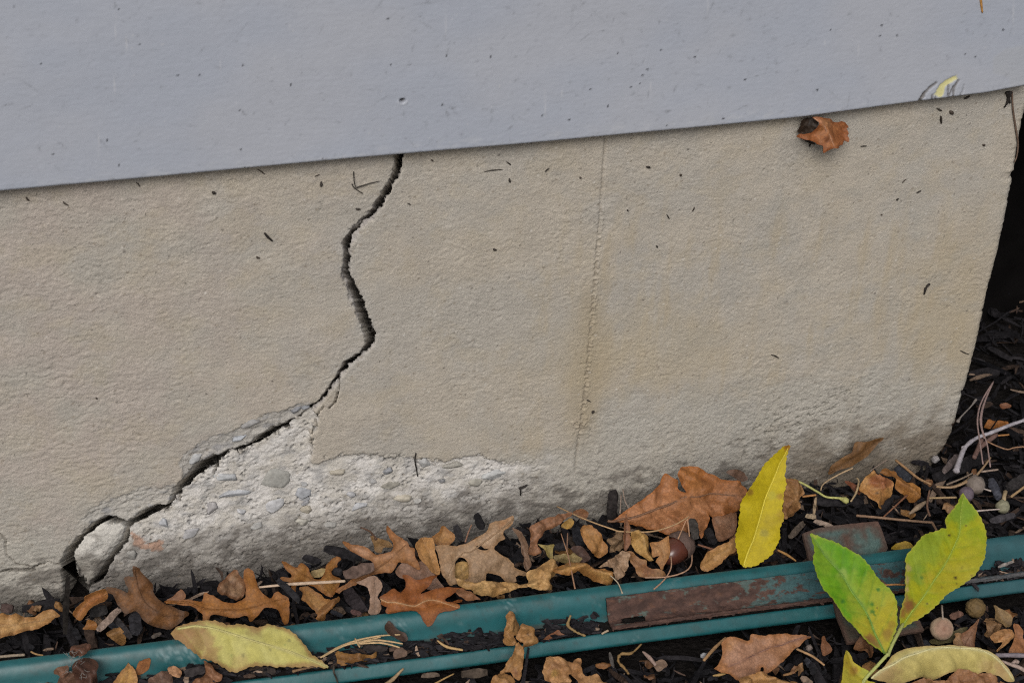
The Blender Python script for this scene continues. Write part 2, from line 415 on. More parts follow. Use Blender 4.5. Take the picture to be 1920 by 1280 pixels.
# loose chunk and chipped lips of the crack
ck = sst(1.5, -1.5, sd_ch + 0.5 * en)
H = H * (1 - ck) + ck * (-2.2 + 0.8 * mort + 2.2 * sst(0, -22, sd_ch))
C = mix(C, mix((0.52, 0.50, 0.46), (0.33, 0.31, 0.275), sst(1030, 1060, PY + 14 * jn)) * (1 + 0.14 * fbm(x1 / 4, z1 / 4, 105, 3))[..., None], ck)
MAINC = [(752, 262, 5), (748, 292, 5), (744, 323, 4.6), (733, 344, 2.8), (720.5, 365.5, 3.6), (703.6, 395, 3.0), (682.5, 416, 1.4), (661, 437, 1.8), (649, 458, 4.4), (651, 488, 2.6),
         (650, 513, 3.0), (661, 538.5, 3.6), (674, 568, 5.0), (682, 597.6, 5.8), (693.5, 627, 6.8), (693, 644, 4.6), (678, 665, 1.0), (649, 682, 2.8), (636, 703, 1.8), (619, 728, 1.2),
         (598, 754, 0.8), (587, 762, 1.4), (567, 781, 1.6), (547, 793, 2.0), (510, 812, 4.6), (487, 827, 4.2), (460, 841, 2.0), (430, 848, 2.6), (410, 861, 5.2), (383, 878, 7.5),
         (357, 898, 7.5), (337, 918, 6.0), (325, 938, 3.6), (318, 952, 2.8), (293, 959, 6.0), (267, 972, 5.5), (240, 985, 3.0), (220, 979, 3.6), (200, 977, 3.4), (173, 988, 3.8), (150, 1010, 4.6),
         (133, 1032, 5.6), (127, 1053, 8), (130, 1075, 10), (138, 1097, 15), (143, 1125, 19), (145, 1160, 20)]
BR = [[(242, 985, 3.0), (234, 1017, 4.4), (214, 1040, 2.8), (201, 1063, 2.8), (190, 1084, 3.2), (168, 1099, 2.6), (150, 1112, 6)],
      [(404, 862, 3.0), (408, 878, 2.6), (403, 892, 1.4), (404, 904, 1.2)], [(338, 925, 3), (339, 945, 1.6)],
      [(637, 703, 1.6), (635, 728, 1.2), (629, 752, 1.2), (617, 766, 0.9)], [(606, 762, 1.0), (594, 779, 1.2), (593, 800, 1.1), (584, 814, 0.9), (585, 846, 0.9)],
      [(-60, 985, 1.2), (0, 1001, 1.2), (10, 1013, 1.6), (11, 1040, 1.2), (30, 1057, 1.0), (62, 1062, 1.2), (92, 1052, 1.0), (122, 1062, 1.4)],
      [(8, 1070, 2.5), (38, 1068, 4.0), (63, 1067, 3.0)], [(-60, 1090, 1.0), (5, 1072, 1.4)]]
OBL = np.zeros(PX.shape)
def crack(poly, depth, wig, sd):
    global H, C
    p = np.array(poly); x0, x9, y0, y9 = p[:, 0].min() - 40, p[:, 0].max() + 40, p[:, 1].min() - 40, p[:, 1].max() + 40
    m = (PX > x0) & (PX < x9) & (PY > y0) & (PY < y9) & (SS < XC - RAD)
    px, py = PX[m], PY[m]
    jx = wig * fbm(px / 14, py / 14, sd, 4, 0.75); jy = wig * fbm(px / 14 + 31, py / 14, sd + 1, 4, 0.75)
    d, wdt, t, sg = seg_dist(px + jx, py + jy, p[:, :2], p[:, 2])
    hair = depth < 12
    _, q1 = worley(px / 24 + 0.3 * gn(px / 9, py / 9, sd + 20), py / 24, sd + 21); _, q2 = worley(px / 9 + 0.4 * gn(px / 5, py / 5, sd + 23), py / 9, sd + 22)
    wdt = 1.30 * np.where(wdt > 2.4, wdt * 1.12, wdt * 0.8) * (1 + 0.45 * fbm(px / 18, py / 18, sd + 4, 3, 0.7)) * (0.6 + 0.8 * q1) + 0.3
    if hair: wdt = 0.55 * wdt + 0.25
    d = np.maximum(d + (0.4 if hair else 1.0) * ((0.8 + 0.45 * wdt) * (q1 - 0.5) * 1.5 + 1.9 * (q2 - 0.5)), 0)
    core = sst(wdt + 0.5, wdt - 0.9, d)
    lip = np.exp(-(d / (wdt + 1.5)) ** 2)
    dpt = depth * (0.75 + 0.25 * gn(px / 14, py / 14, sd + 7))
    H[m] = H[m] * (1 - core) - lip * (0.05 if hair else 0.3) - core * dpt
    OBL[m] = np.maximum(OBL[m], core * dpt)
    C[m] = mix(C[m], (0.27, 0.25, 0.225), 0.75 * core)
    return m, d, wdt, sg
# chipped shoulders first, then the crack itself
m = (PX > 560) & (PX < 800) & (PY > 250) & (PY < 800)
dm, wm, tm, sgm = seg_dist(PX[m], PY[m], np.array(MAINC)[:, :2], np.array(MAINC)[:, 2])
shoulder = np.interp(PY[m], [290, 360, 400, 430, 470, 505, 560, 600, 640, 665, 700, 760], [1, 4, 6, 6, 2, 7, 9, 5, 2, 4, 3, 2])
shoulder2 = np.interp(PY[m], [290, 400, 430, 480, 560, 640, 690, 760], [2, 5, 9, 5, 3, 5, 5, 5])
left = np.where(PX[m] < np.interp(PY[m], np.array(MAINC)[:22, 1], np.array(MAINC)[:22, 0]), 1.0, 0.0)
shw = np.where(left > 0, shoulder, shoulder2) * (0.9 + 1.5 * fbm(PX[m] / 12, PY[m] / 12, 301, 4, 0.7))
sh = sst(wm + shw + 1.5, wm + shw - 2.0, dm)
H[m] -= sh * (1.2 + 1.0 * sst(wm + shw, wm, dm) + 2.4 * fbm(PX[m] / 9, PY[m] / 9, 303, 4, 0.7))
C[m] = mix(C[m], mix((0.36, 0.335, 0.315), (0.26, 0.24, 0.235), sst(-0.2, 0.3, fbm(PX[m] / 12, PY[m] / 12, 304, 3))), 0.8 * sh)
halo = np.exp(-(np.maximum(dm - wm, 0) / 17) ** 2) * sst(410, 440, PY[m]) * sst(770, 700, PY[m]) * sst(-0.35, 0.2, fbm(PX[m] / 26, PY[m] / 26, 305, 3))
C[m] = mix(C[m], (0.41, 0.40, 0.38), 0.4 * halo)
cd = np.full(PX.shape, 999.0); cd[sel] = seg_dist(PX[sel], PY[sel], np.array(MAINC)[20:, :2])[0]
for sdb, dd, cc in ((sd_bv, 3.0, (0.42, 0.405, 0.38)), (sd_cp, 2.4, (0.45, 0.43, 0.395))):
    ins = sst(1.5, -1.5, sdb + 0.7 * en)
    dep2 = dd * np.clip(-sdb, 0, 99) / (np.clip(-sdb, 0, 99) + cd + 2)
    H -= ins * (dep2 + 0.5 - 1.3 * fbm(x1 / 5, z1 / 4, 111, 5, 0.7))
    C = mix(C, mix(cc, (0.30, 0.30, 0.305), sst(0.05, 0.35, fbm(x1 / 9, z1 / 5, 112, 3))), 0.8 * ins)
crack(MAINC, 75.0, 5.0, 401)
for k, b in enumerate(BR):
    crack(b, 45.0 if k < 3 else 9.0, 4.0 if k < 3 else 3.0, 430 + 10 * k)
# brick-red smear, fungus-dark pockets, soil splash along the foot
brick = [(247, 1003), (262, 1008), (275, 1021), (307, 1021), (306, 1031), (270, 1036), (253, 1024)]
bm_ = sst(2, -2, sub_sdf(brick) + 0.8 * en); C = mix(C, (0.36, 0.22, 0.155), 0.85 * bm_)
pk = sst(0.12, 0.26, fbm(x1 / 6, z1 / 3.0, 121, 5, 0.7)) * np.exp(-((PY - (830 - (PX - 1400) * 0.42)) / 42) ** 2) * sst(1330, 1450, PX) * sst(1700, 1560, PX)
H -= pk * 1.2; C = mix(C, (0.12, 0.115, 0.10), 0.75 * pk)
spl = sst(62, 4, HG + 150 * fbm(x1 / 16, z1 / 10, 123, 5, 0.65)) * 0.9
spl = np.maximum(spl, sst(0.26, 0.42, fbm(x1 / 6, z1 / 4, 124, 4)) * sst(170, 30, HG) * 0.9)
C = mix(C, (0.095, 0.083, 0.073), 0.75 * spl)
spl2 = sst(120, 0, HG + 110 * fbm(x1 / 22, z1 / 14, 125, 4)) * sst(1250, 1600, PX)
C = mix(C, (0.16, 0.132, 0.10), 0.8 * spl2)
# specks
wd3, wr3 = worley(x1 / 5.2, z1 / 5.2, 131)
C = mix(C, (0.09, 0.08, 0.07), 0.7 * ((wr3 < 0.07) & (wd3 < 0.05 + 0.07 * (wr3 * 14))))
C = mix(C, (0.55, 0.53, 0.49), 0.5 * ((wr3 > 0.96) & (wd3 < 0.12)))
wd4, wr4 = worley(x1 / 9, z1 / 7, 133)
C = mix(C, (0.20, 0.165, 0.125), 0.5 * ((wr4 < 0.16) & (wd4 < 0.10)))
topd = sst(40, 0, (362 - 0.0985 * PX) - PY + 55) * 0
# corner: broken arris
edge = np.exp(-((SS - (XC - RAD + arc * 0.5)) / 0.006) ** 2)
H += edge * (0.8 * fbm(z1 / 9, x1 / 30, 141, 5, 0.7) - 0.3 - 1.3 * sst(0.25, 0.5, gn(z1 / 9, x1 * 0 + 3, 143)))
xcshift = np.interp(ZZ, np.sort(on_y([(1918, 250), (1905, 330), (1884, 430), (1863, 520), (1843, 610), (1822, 700), (1800, 775), (1785, 820)], 0)[:, 2]),
                    (on_y([(1918, 250), (1905, 330), (1884, 430), (1863, 520), (1843, 610), (1822, 700), (1800, 775), (1785, 820)], 0)[::-1, 0] - XC))
cw = sst(XC - 0.06, XC - RAD, SS)
foot = 0.012 * sst(0.02, -0.02, ZZ) * cw
# the fracture runs obliquely into the wall, to the right and downwards
VX = BX + NX * H * mm + cw * xcshift - foot + 0.34 * OBL * mm; VY = BY + NY * H * mm
VZ = ZZ - 0.64 * OBL * mm
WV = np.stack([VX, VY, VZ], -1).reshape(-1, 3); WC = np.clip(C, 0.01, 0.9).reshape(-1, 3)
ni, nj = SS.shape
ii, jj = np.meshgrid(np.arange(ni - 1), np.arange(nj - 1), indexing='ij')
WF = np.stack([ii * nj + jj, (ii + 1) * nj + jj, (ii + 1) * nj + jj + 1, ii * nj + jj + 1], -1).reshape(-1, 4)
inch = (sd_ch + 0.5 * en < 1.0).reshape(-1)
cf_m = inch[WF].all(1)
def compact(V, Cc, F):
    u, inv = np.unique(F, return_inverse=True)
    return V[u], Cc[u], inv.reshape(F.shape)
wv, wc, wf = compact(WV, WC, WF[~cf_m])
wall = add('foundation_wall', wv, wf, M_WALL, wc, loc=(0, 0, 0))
tag(wall, 'beige rough concrete foundation wall with a long jagged crack and spalled foot', 'wall')
wv, wc, wf = compact(WV, WC, WF[cf_m])
ch = add('broken_chunk', wv, wf, M_WALL, wc, parent=wall)
tag(ch, 'loose pale concrete chunk between two branches of the crack')
def wall_y(px, py):
    """front of the wall relief at a photo pixel"""
    q = on_y([(px, py)], 0)[0]
    i = int(np.clip(np.searchsorted(S, q[0]), 1, ni - 2)); j = int(np.clip(np.searchsorted(Zs, q[2]), 1, nj - 2))
    return VY[max(i - 3, 0):i + 4, max(j - 3, 0):j + 4].min()

# stones bedded in the spalled mortar
def ico(sub=2):
    t = (1 + 5 ** 0.5) / 2
    V = [(-1, t, 0), (1, t, 0), (-1, -t, 0), (1, -t, 0), (0, -1, t), (0, 1, t), (0, -1, -t), (0, 1, -t), (t, 0, -1), (t, 0, 1), (-t, 0, -1), (-t, 0, 1)]
    V = [np.array(v) / np.linalg.norm(v) for v in V]
    F = [(0, 11, 5), (0, 5, 1), (0, 1, 7), (0, 7, 10), (0, 10, 11), (1, 5, 9), (5, 11, 4), (11, 10, 2), (10, 7, 6), (7, 1, 8), (3, 9, 4), (3, 4, 2), (3, 2, 6), (3, 6, 8), (3, 8, 9),
         (4, 9, 5), (2, 4, 11), (6, 2, 10), (8, 6, 7), (9, 8, 1)]
    for _ in range(sub):
        cache = {}; G = []
        def mid(a, b):
            k = (min(a, b), max(a, b))
            if k not in cache:
                v = V[a] + V[b]; V.append(v / np.linalg.norm(v)); cache[k] = len(V) - 1
            return cache[k]
        for a, b, c in F:
            ab, bc, ca = mid(a, b), mid(b, c), mid(c, a)
            G += [(a, ab, ca), (b, bc, ab), (c, ca, bc), (ab, bc, ca)]
        F = G
    return np.array(V), np.array(F)
IV, IF = ico(2)
IV3, IF3 = ico(3)
PEB = [(519, 908, 24, 22, (.34, .335, .31), -35), (437, 932, 27, 9, (.40, .41, .43), 5), (399, 959, 15, 13, (.36, .345, .345), 30), (572, 931, 16, 13, (.33, .34, .36), -20), (516, 954, 20, 12, (.46, .46, .47), -15),
       (575, 960, 10, 9, (.42, .38, .31), 0), (428, 903, 28, 9, (.42, .43, .44), 8), (734, 912, 19, 8, (.27, .255, .22), -15), (752, 935, 20, 9, (.46, .42, .345), 4), (892, 904, 13, 8, (.33, .315, .27), 0),
       (854, 873, 20, 7, (.33, .315, .28), -5), (636, 889, 15, 6, (.40, .365, .30), 3), (728, 886, 9, 7, (.27, .275, .29), 0), (830, 903, 6, 5, (.22, .22, .225), 0), (796, 869, 12, 10, (.40, .40, .395), 40),
       (355, 1006, 20, 10, (.37, .365, .37), -20), (308, 986, 12, 8, (.42, .43, .45), 50), (247, 1043, 8, 10, (.31, .30, .28), 0), (572, 1100 - 160, 9, 7, (.38, .385, .4), 0), (573, 949, 9, 4, (.28, .28, .29), -30),
       (783, 1000 - 60, 8, 5, (.38, .37, .35), 0), (675, 951, 16, 8, (.42, .425, .44), -25), (571, 1100 - 120, 14, 8, (.44, .42, .37), 20), (572, 913, 7, 5, (.3, .3, .3), 0), (925, 893, 22, 10, (.43, .435, .43), -6),
       (660, 930, 10, 6, (.36, .36, .37), 10), (480, 990, 12, 7, (.38, .375, .36), -10), (455, 965, 9, 6, (.44, .44, .45), 20), (620, 985, 11, 6, (.36, .35, .33), 0), (700, 905, 8, 5, (.35, .345, .34), 20),
       (558, 768, 12, 5, (.23, .235, .25), -25), (452, 797 + 25, 16, 6, (.40, .42, .45), -12), (468, 792, 18, 6, (.29, .285, .28), -15), (366, 862, 15, 8, (.40, .405, .41), -40), (572, 764, 9, 4, (.27, .28, .3), -20)]
for k, (px, py, rx, ry, c, a) in enumerate(PEB):
    q = on_y([(px, py)], 0)[0]; s = 0.00033
    V = IV * (1 + 0.28 * gn(IV[:, 0] * 1.3 + k * 3.1, IV[:, 2] * 1.3 + IV[:, 1], 500 + k))[:, None]
    for _ in range(7):
        nn_ = rng.normal(size=3); nn_ /= np.linalg.norm(nn_); dd_ = V @ nn_; cut = rng.uniform(.45, .85)
        V = V - np.outer(np.maximum(dd_ - cut, 0), nn_)
    V = V * [rx * s * 1.12, 0.0020 + 0.05 * ry * s, ry * s * 1.12]
    ca, sa = math.cos(math.radians(-a)), math.sin(math.radians(-a))
    V = np.c_[V[:, 0] * ca - V[:, 2] * sa, V[:, 1], V[:, 0] * sa + V[:, 2] * ca]
    i = int(np.searchsorted(S, q[0])); j = int(np.searchsorted(Zs, q[2]))
    yy = np.median(VY[i - 6:i + 7, j - 6:j + 7])
    V = V + [q[0], yy - 0.0001, q[2]]
    cc = (0.92 * np.array(c) + 0.0 * np.array([.40, .385, .36]))[None] * 1.0 * (1 + 0.18 * gn(V[:, 0] * 500, V[:, 2] * 500, 540 + k))[:, None]
    add('aggregate_stone', V, IF, M_STONE, cc, parent=wall)

# ------------------------------------------------------------------ siding board above the wall
BOT = on_y([(-420, 401), (0, 362), (320, 333), (640, 302), (960, 275), (1300, 243), (1508, 222), (1700, 196), (1850, 177), (1925, 163)], -0.010)
bx_end = BOT[-1, 0]
bxs = np.r_[np.linspace(-1.4, -0.32, 60)[:-1], np.arange(-0.32, bx_end, 0.0008), bx_end]
bz = np.interp(bxs, np.r_[-1.4, BOT[:, 0]], np.r_[BOT[0, 2], BOT[:, 2]])
bt = np.r_[np.arange(0, 0.155, 0.0008), np.linspace(0.16, 0.30, 12)]
# profile: underside from the wall forward, rounded arris, then the face (leaning back as it rises)
prof_y = np.r_[[0.004, -0.002, -0.0060, -0.0080, -0.0093], -0.010 + 0.012 * bt[1:]]
prof_z = np.r_[[0.0012, 0.0006, 0.0, 0.0002, 0.0009], 0.0009 + bt[1:]]
prof_y = np.r_[prof_y, 0.01]; prof_z = np.r_[prof_z, prof_z[-1]]
XX = np.repeat(bxs[:, None], len(prof_y), 1); YY = np.repeat(prof_y[None], len(bxs), 0); Zb = bz[:, None] + prof_z[None]
bpx, bpy_ = to_px(np.stack([XX, YY, Zb], -1))
xm, zm = XX * 1000, Zb * 1000
HB = 0.06 * fbm(xm / 34, zm / 1.8, 601, 4, 0.7) + 0.5 * fbm(xm / 140, zm / 60, 603, 2) + 0.07 * gn(xm / 3, zm / 1.2, 604)
HB += 0.14 * fbm(xm / 7, zm * 0 + 1, 605, 3) * (np.arange(len(prof_y)) < 8)[None]
CB = mix((0.350, 0.378, 0.440), (0.372, 0.392, 0.442), sst(-0.3, 0.3, fbm(xm / 90, zm / 60, 611, 3)))
CB = CB * (1 + 0.035 * fbm(xm / 14, zm / 1.6, 612, 4))[..., None]
bd, brd = worley(xm / 7, zm / 7, 613)
CB = mix(CB, (0.20, 0.21, 0.235), 0.35 * ((brd < 0.10) & (bd < 0.07 + 0.05 * gn(xm, zm, 9))))
CB = mix(CB, (0.47, 0.48, 0.51), 0.5 * ((brd > 0.965) & (bd < 0.07)))
brs = random.Random(5)
for k in range(430):                                       # scuffs and smears of grime
    cx = brs.uniform(0, 1900) if k % 3 else brs.uniform(700, 1500); cyy = brs.uniform(0, 360 - 0.0985 * cx)
    L_ = brs.uniform(2, 7) * (3.0 if brs.random() < 0.12 else 1); Wd = brs.uniform(0.9, 2.8); a = math.radians(brs.gauss(-20, 45)); al = 1.5 * brs.uniform(0.06, 0.5) * (1.6 if brs.random() < 0.15 else 0.9)
    m = (np.abs(bpx - cx) < 40) & (np.abs(bpy_ - cyy) < 40)
    if not m.any(): continue
    dx = bpx[m] - cx; dy = bpy_[m] - cyy
    u = dx * math.cos(a) + dy * math.sin(a); v_ = -dx * math.sin(a) + dy * math.cos(a)
    f = np.exp(-((u / L_) ** 2 + (v_ / Wd) ** 2)) * (0.6 + 0.8 * gn(dx / 4 + k, dy / 4, 615))
    CB[m] = mix(CB[m], (0.17, 0.18, 0.20), np.clip(al * f, 0, 0.8))
for k in range(14):                                        # pale vertical runs
    cx = brs.uniform(0, 1900); cyy = brs.uniform(0, 330 - 0.0985 * cx); L_ = brs.uniform(5, 22)
    m = (np.abs(bpx - cx) < 8) & (np.abs(bpy_ - cyy) < 50)
    if m.any():
        CB[m] = mix(CB[m], (0.55, 0.555, 0.58), 0.4 * np.exp(-((bpx[m] - cx) / 1.3) ** 2 - ((bpy_[m] - cyy) / L_) ** 2))
DOTS = [(77, 120), (373, 140), (456, 122), (545, 159), (449, 207), (201, 263), (99, 289), (223, 310), (451, 281), (459, 315), (605, 298), (261, 84), (25, 13), (222, 17),
        (727, 36), (733, 122), (837, 105), (829, 197), (1158, 100), (1240, 95), (1303, 108), (1140, 199), (1356, 222), (1250, 235), (1107, 168), (1067, 225), (1214, 131), (1200, 157), (1183, 163), (1017, 217), (1205, 142),
        (1653, 48), (1650, 67), (1682, 67), (1829, 107), (1810, 102), (1881, 56), (1532, 169), (1557, 56), (920, 107), (333, 142), (1397, 150)]
for (cx, cyy) in DOTS:
    m = (np.abs(bpx - cx) < 9) & (np.abs(bpy_ - cyy) < 9)
    if m.any():
        d = np.hypot(bpx[m] - cx, (bpy_[m] - cyy))
        CB[m] = mix(CB[m], (0.012, 0.012, 0.016), 0.92 * sst(2.5, 1.2, d))
# nail hole with a raised rim
d = np.hypot((bpx - 755) / 1.3, bpy_ - 189)
HB -= 6.0 * sst(4.2, 2.6, d); HB += 0.3 * np.exp(-((d - 6) / 2) ** 2) * (bpy_ > 188)
CB = mix(CB, (0.07, 0.06, 0.05), 0.9 * sst(4.4, 3.0, d)); CB = mix(CB, (0.44, 0.45, 0.47), 0.35 * np.exp(-((d - 6.5) / 1.6) ** 2) * (bpy_ > 188))
# flaked paint showing yellow undercoat, splits in the wood
yel = sdf_poly(bpx, bpy_, [(1752, 178), (1762, 160), (1778, 148), (1793, 142), (1795, 149), (1783, 156), (1773, 162), (1770, 172), (1766, 184), (1760, 182)]) if True else 0
pn = 1.5 * gn(bpx / 5, bpy_ / 5, 621)
CB = mix(CB, (0.62, 0.58, 0.26), 0.9 * sst(1.2, -1.0, yel + pn)); HB -= 0.5 * sst(1.2, -1.0, yel + pn)
for pl, wdt in (([(1722, 195), (1730, 180), (1742, 166), (1756, 156)], 2.2), ([(1722, 195), (1733, 177)], 3.2), ([(1746, 192), (1749, 178)], 1.2), ([(1755, 190), (1754, 183)], 1.2), ([(1776, 188), (1782, 174), (1788, 163)], 1.3),
                ([(1787, 186), (1789, 165), (1797, 152)], 1.8), ([(1800, 182), (1806, 170), (1808, 160)], 1.0), ([(1779, 160), (1777, 180)], 1.2)):
    m = (bpx > 1700) & (bpy_ < 210)
    dd = seg_dist(bpx[m], bpy_[m], pl)[0] + 0.6 * pn[m]
    HB[m] -= 0.7 * sst(wdt + 0.8, wdt - 0.6, dd); CB[m] = mix(CB[m], (0.11, 0.10, 0.095), (0.8 if wdt > 1.0 else 0.35) * sst(wdt + 0.8, wdt - 0.6, dd))
caulk = sst(3, -3, sdf_poly(bpx, bpy_, [(1862, 138), (1862, 108), (1885, 92), (1940, 80), (1940, 175), (1895, 172), (1893, 146)]))
CB = mix(CB, (0.37, 0.385, 0.41), 0.5 * caulk); HB += 0.03 * caulk
lowe = sst(26, 4, (362 - 0.0985 * bpx) - bpy_) * sst(0.0, 0.4, fbm(xm / 9, zm / 4, 625, 3))
CB = mix(CB, (0.44, 0.455, 0.49), 0.4 * lowe)
grm = sst(0.10, 0.45, fbm(xm / 5, zm / 2.5, 627, 4, 0.65)) * np.exp(-((zm - bz[:, None] * 1000) / 3.0) ** 2)
CB = mix(CB, (0.17, 0.165, 0.16), 0.55 * grm)
YY = YY - HB * mm * (np.arange(len(prof_y)) > 1)[None] * (np.arange(len(prof_y)) < len(prof_y) - 1)[None]
Vb = np.stack([XX, YY, Zb], -1).reshape(-1, 3)
bi, bj = XX.shape
ii, jj = np.meshgrid(np.arange(bi - 1), np.arange(bj - 1), indexing='ij')
Fb = np.stack([ii * bj + jj, (ii + 1) * bj + jj, (ii + 1) * bj + jj + 1, ii * bj + jj + 1], -1).reshape(-1, 4)
capv = np.array([(bi - 1) * bj + np.arange(bj)])
board = add('siding_board', Vb, [Fb, capv], M_BOARD, np.clip(CB, .01, .9).reshape(-1, 3), loc=(0, 0, 0.27))
tag(board, 'blue-grey painted siding board with scuffs overhanging the beige wall', 'siding board')
V, F = box(bx_end + 0.003, 1.4, -0.008, 0.008, float(BOT[-1, 2]) + 0.002, float(BOT[-1, 2]) + 0.30)
tag(add('corner_board', V, F, M_BOARD, (0.37, 0.385, 0.43), smooth=False), 'blue-grey trim board butted against the end of the siding', 'trim board')
# shaded space beyond the wall's corner, closed with added near-black panels
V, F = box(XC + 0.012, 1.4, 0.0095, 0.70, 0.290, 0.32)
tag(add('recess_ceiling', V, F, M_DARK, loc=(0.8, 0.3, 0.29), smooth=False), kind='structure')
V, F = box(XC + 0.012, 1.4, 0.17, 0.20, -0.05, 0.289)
tag(add('recess_shade_panel', V, F, M_DARK, loc=(0.8, 0.17, 0), smooth=False), kind='structure')  # added panel, set close behind the corner and blackened to stand for shade
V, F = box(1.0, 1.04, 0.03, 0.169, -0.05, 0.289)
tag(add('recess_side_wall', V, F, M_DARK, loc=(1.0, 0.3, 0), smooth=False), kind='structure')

# ------------------------------------------------------------------ garden edging
EZ = 0.026
ea = on_z([(0, 1237)], EZ)[0]; eb = on_z([(1510, 1050)], EZ)[0]
ed = (eb - ea); ed[2] = 0; ed /= np.linalg.norm(ed)
en_ = np.array([ed[1], -ed[0], 0.0])
if en_[1] > 0: en_ = -en_                        # towards the viewer
def e_s(P):
    """distance in front of the edging's rear top edge, and distance along it"""
    q = np.asarray(P) - ea
    return q @ en_, q @ ed
def sweep(prof, t0, t1, nt, off, sag=None, warp=0.0, seed=0):
    pr = catmull(prof, 3)
    ts = np.linspace(t0, t1, nt)
    wob = warp * gn(ts * 9, ts * 0 + seed, 700 + seed); wob2 = warp * gn(ts * 7, ts * 0 + seed + 5, 701 + seed)
    V = ea[None, None] * [1, 1, 0] + ed[None, None] * ts[:, None, None] + en_[None, None] * (pr[None, :, 0, None] + off[0] + wob[:, None, None]) \
        + np.array([0, 0, 1.0])[None, None] * (pr[None, :, 1, None] + off[1] + wob2[:, None, None])
    a, b = V.shape[:2]
    i, j = np.meshgrid(np.arange(a - 1), np.arange(b - 1), indexing='ij')
    F = np.stack([i * b + j, i * b + j + 1, (i + 1) * b + j + 1, (i + 1) * b + j], -1).reshape(-1, 4)
    return V, F, ts, pr
# profile: rear skirt, rounded top, swept face, trough, front lip
EPROF = [(-0.0035, -0.012), (-0.0028, 0.006), (-0.0018, 0.019), (-0.0004, 0.0248), (0.0016, 0.0258), (0.0048, 0.0244), (0.0078, 0.0205), (0.0100, 0.0150), (0.0122, 0.0100), (0.0145, 0.0082), (0.0175, 0.0076),
         (0.0208, 0.0084), (0.0232, 0.0106), (0.0245, 0.0113), (0.0258, 0.0106), (0.0288, 0.0068), (0.0292, 0.0054), (0.0286, 0.0040)]
V, F, ts, pr = sweep(EPROF, -0.45, 1.1, 1100, (0, 0), warp=0.0006)
q = V.reshape(-1, 3); u1 = np.repeat(ts[:, None], V.shape[1], 1) * 1000; v1 = np.repeat(np.arange(V.shape[1])[None] * 1.0, V.shape[0], 0)
q = q + np.array([0, 0, 0.0004]) * fbm(u1 / 20, v1 / 6, 705, 3).reshape(-1, 1)
CE = mix((0.0085, 0.074, 0.080), (0.0115, 0.090, 0.100), sst(-0.3, 0.3, fbm(u1 / 30, v1 / 8, 707, 4)))
epx, epy = to_px(q); epx = epx.reshape(u1.shape); epy = epy.reshape(u1.shape)
for (cx, cyy, r) in ((955, 1130, 14), (960, 1140, 10), (745, 1172, 18), (650, 1187, 14), (345, 1222, 22), (360, 1235, 16), (310, 1226, 18)):
    f = np.exp(-(((epx - cx) / r) ** 2 + ((epy - cyy) / (r * .7)) ** 2)) * sst(-0.05, 0.3, fbm(epx / 7, epy / 7, 708, 3))
    CE = mix(CE, (0.24, 0.33, 0.34), 0.5 * f)
for k in range(60):
    cx, cyy = random.uniform(0, 1900), 0; cyy = 1237 - 0.1238 * cx + random.uniform(4, 115); a_ = random.gauss(-0.15, 0.5); L_ = random.uniform(4, 16)
    m_ = (np.abs(epx - cx) < 30) & (np.abs(epy - cyy) < 25)
    if m_.any():
        dx_, dy_ = epx[m_] - cx, epy[m_] - cyy
        CE[m_] = mix(CE[m_], (0.16, 0.22, 0.225) if k % 3 else (0.02, 0.022, 0.02), 0.32 * np.exp(-((dx_ * math.cos(a_) + dy_ * math.sin(a_)) / L_) ** 2 - ((-dx_ * math.sin(a_) + dy_ * math.cos(a_)) / 1.3) ** 2))
f = sst(0.25, 0.5, fbm(u1 / 6, v1 / 2.5, 709, 4)); CE = mix(CE, (0.022, 0.04, 0.038), 0.5 * f)
f = sst(0.12, 0.34, fbm(u1 / 22, v1 / 7, 712, 5, 0.7)); CE = mix(CE, (0.035, 0.045, 0.040), 0.32 * f)
f = sst(-0.15, 0.3, fbm(u1 / 16, v1 / 3, 711, 4)) * ((v1 > 22) & (v1 < 35)); CE = mix(CE, (0.06, 0.055, 0.045), 0.7 * f)
f = sst(1780, 1850, epx); CE = mix(CE, (0.028, 0.075, 0.088), 0.6 * f)
edging = add('garden_edging', q, F, M_EDGE, CE.reshape(-1, 3))
md = edging.modifiers.new('thickness', 'SOLIDIFY'); md.thickness = 0.0012; md.offset = 1 if False else -1
tag(edging, 'teal green painted metal garden edging lying along the wall foot', 'garden edging')
def edge_z(P):
    """height of the edging's surface under world points (nan elsewhere)"""
    s, t = e_s(P)
    return np.where((s > -0.004) & (s < 0.0292), np.interp(s, pr[:, 0], pr[:, 1]), -9)

# rusty connector strip nested in the edging, with a slot
RPROF = [(0.0070, 0.0216), (0.0080, 0.0227), (0.0098, 0.0206), (0.0118, 0.0168), (0.0138, 0.0142), (0.0162, 0.0127), (0.0188, 0.0121), (0.0208, 0.0126), (0.0221, 0.0137), (0.0231, 0.0133), (0.0234, 0.0118)]
tl = e_s(on_z([(1137, 1120)], 0.024))[1][0]
RPROF = catmull(RPROF, 3)
V, F, ts, rpr = sweep(RPROF, tl, tl + 0.75, 900, (0.0006, 0.0012), warp=0.0005, seed=3)
q = V.reshape(-1, 3); u1 = np.repeat((ts[:, None] - tl), V.shape[1], 1) * 1000; v1 = np.repeat(np.arange(V.shape[1])[None] * 1.0, V.shape[0], 0)
q = q + np.array([0, 0, 0.0010]) * fbm(u1 / 7, v1 / 12, 715, 5, 0.7).reshape(-1, 1)
nv = V.shape[1]
q = q + en_ * (0.0007 * fbm(u1 / 3, v1 / 9, 716, 3) * (v1 > nv - 10)).reshape(-1, 1)
rust = mix((0.048, 0.027, 0.022), (0.080, 0.044, 0.034), sst(-0.3, 0.3, fbm(u1 / 9, v1 / 12, 717, 4)))
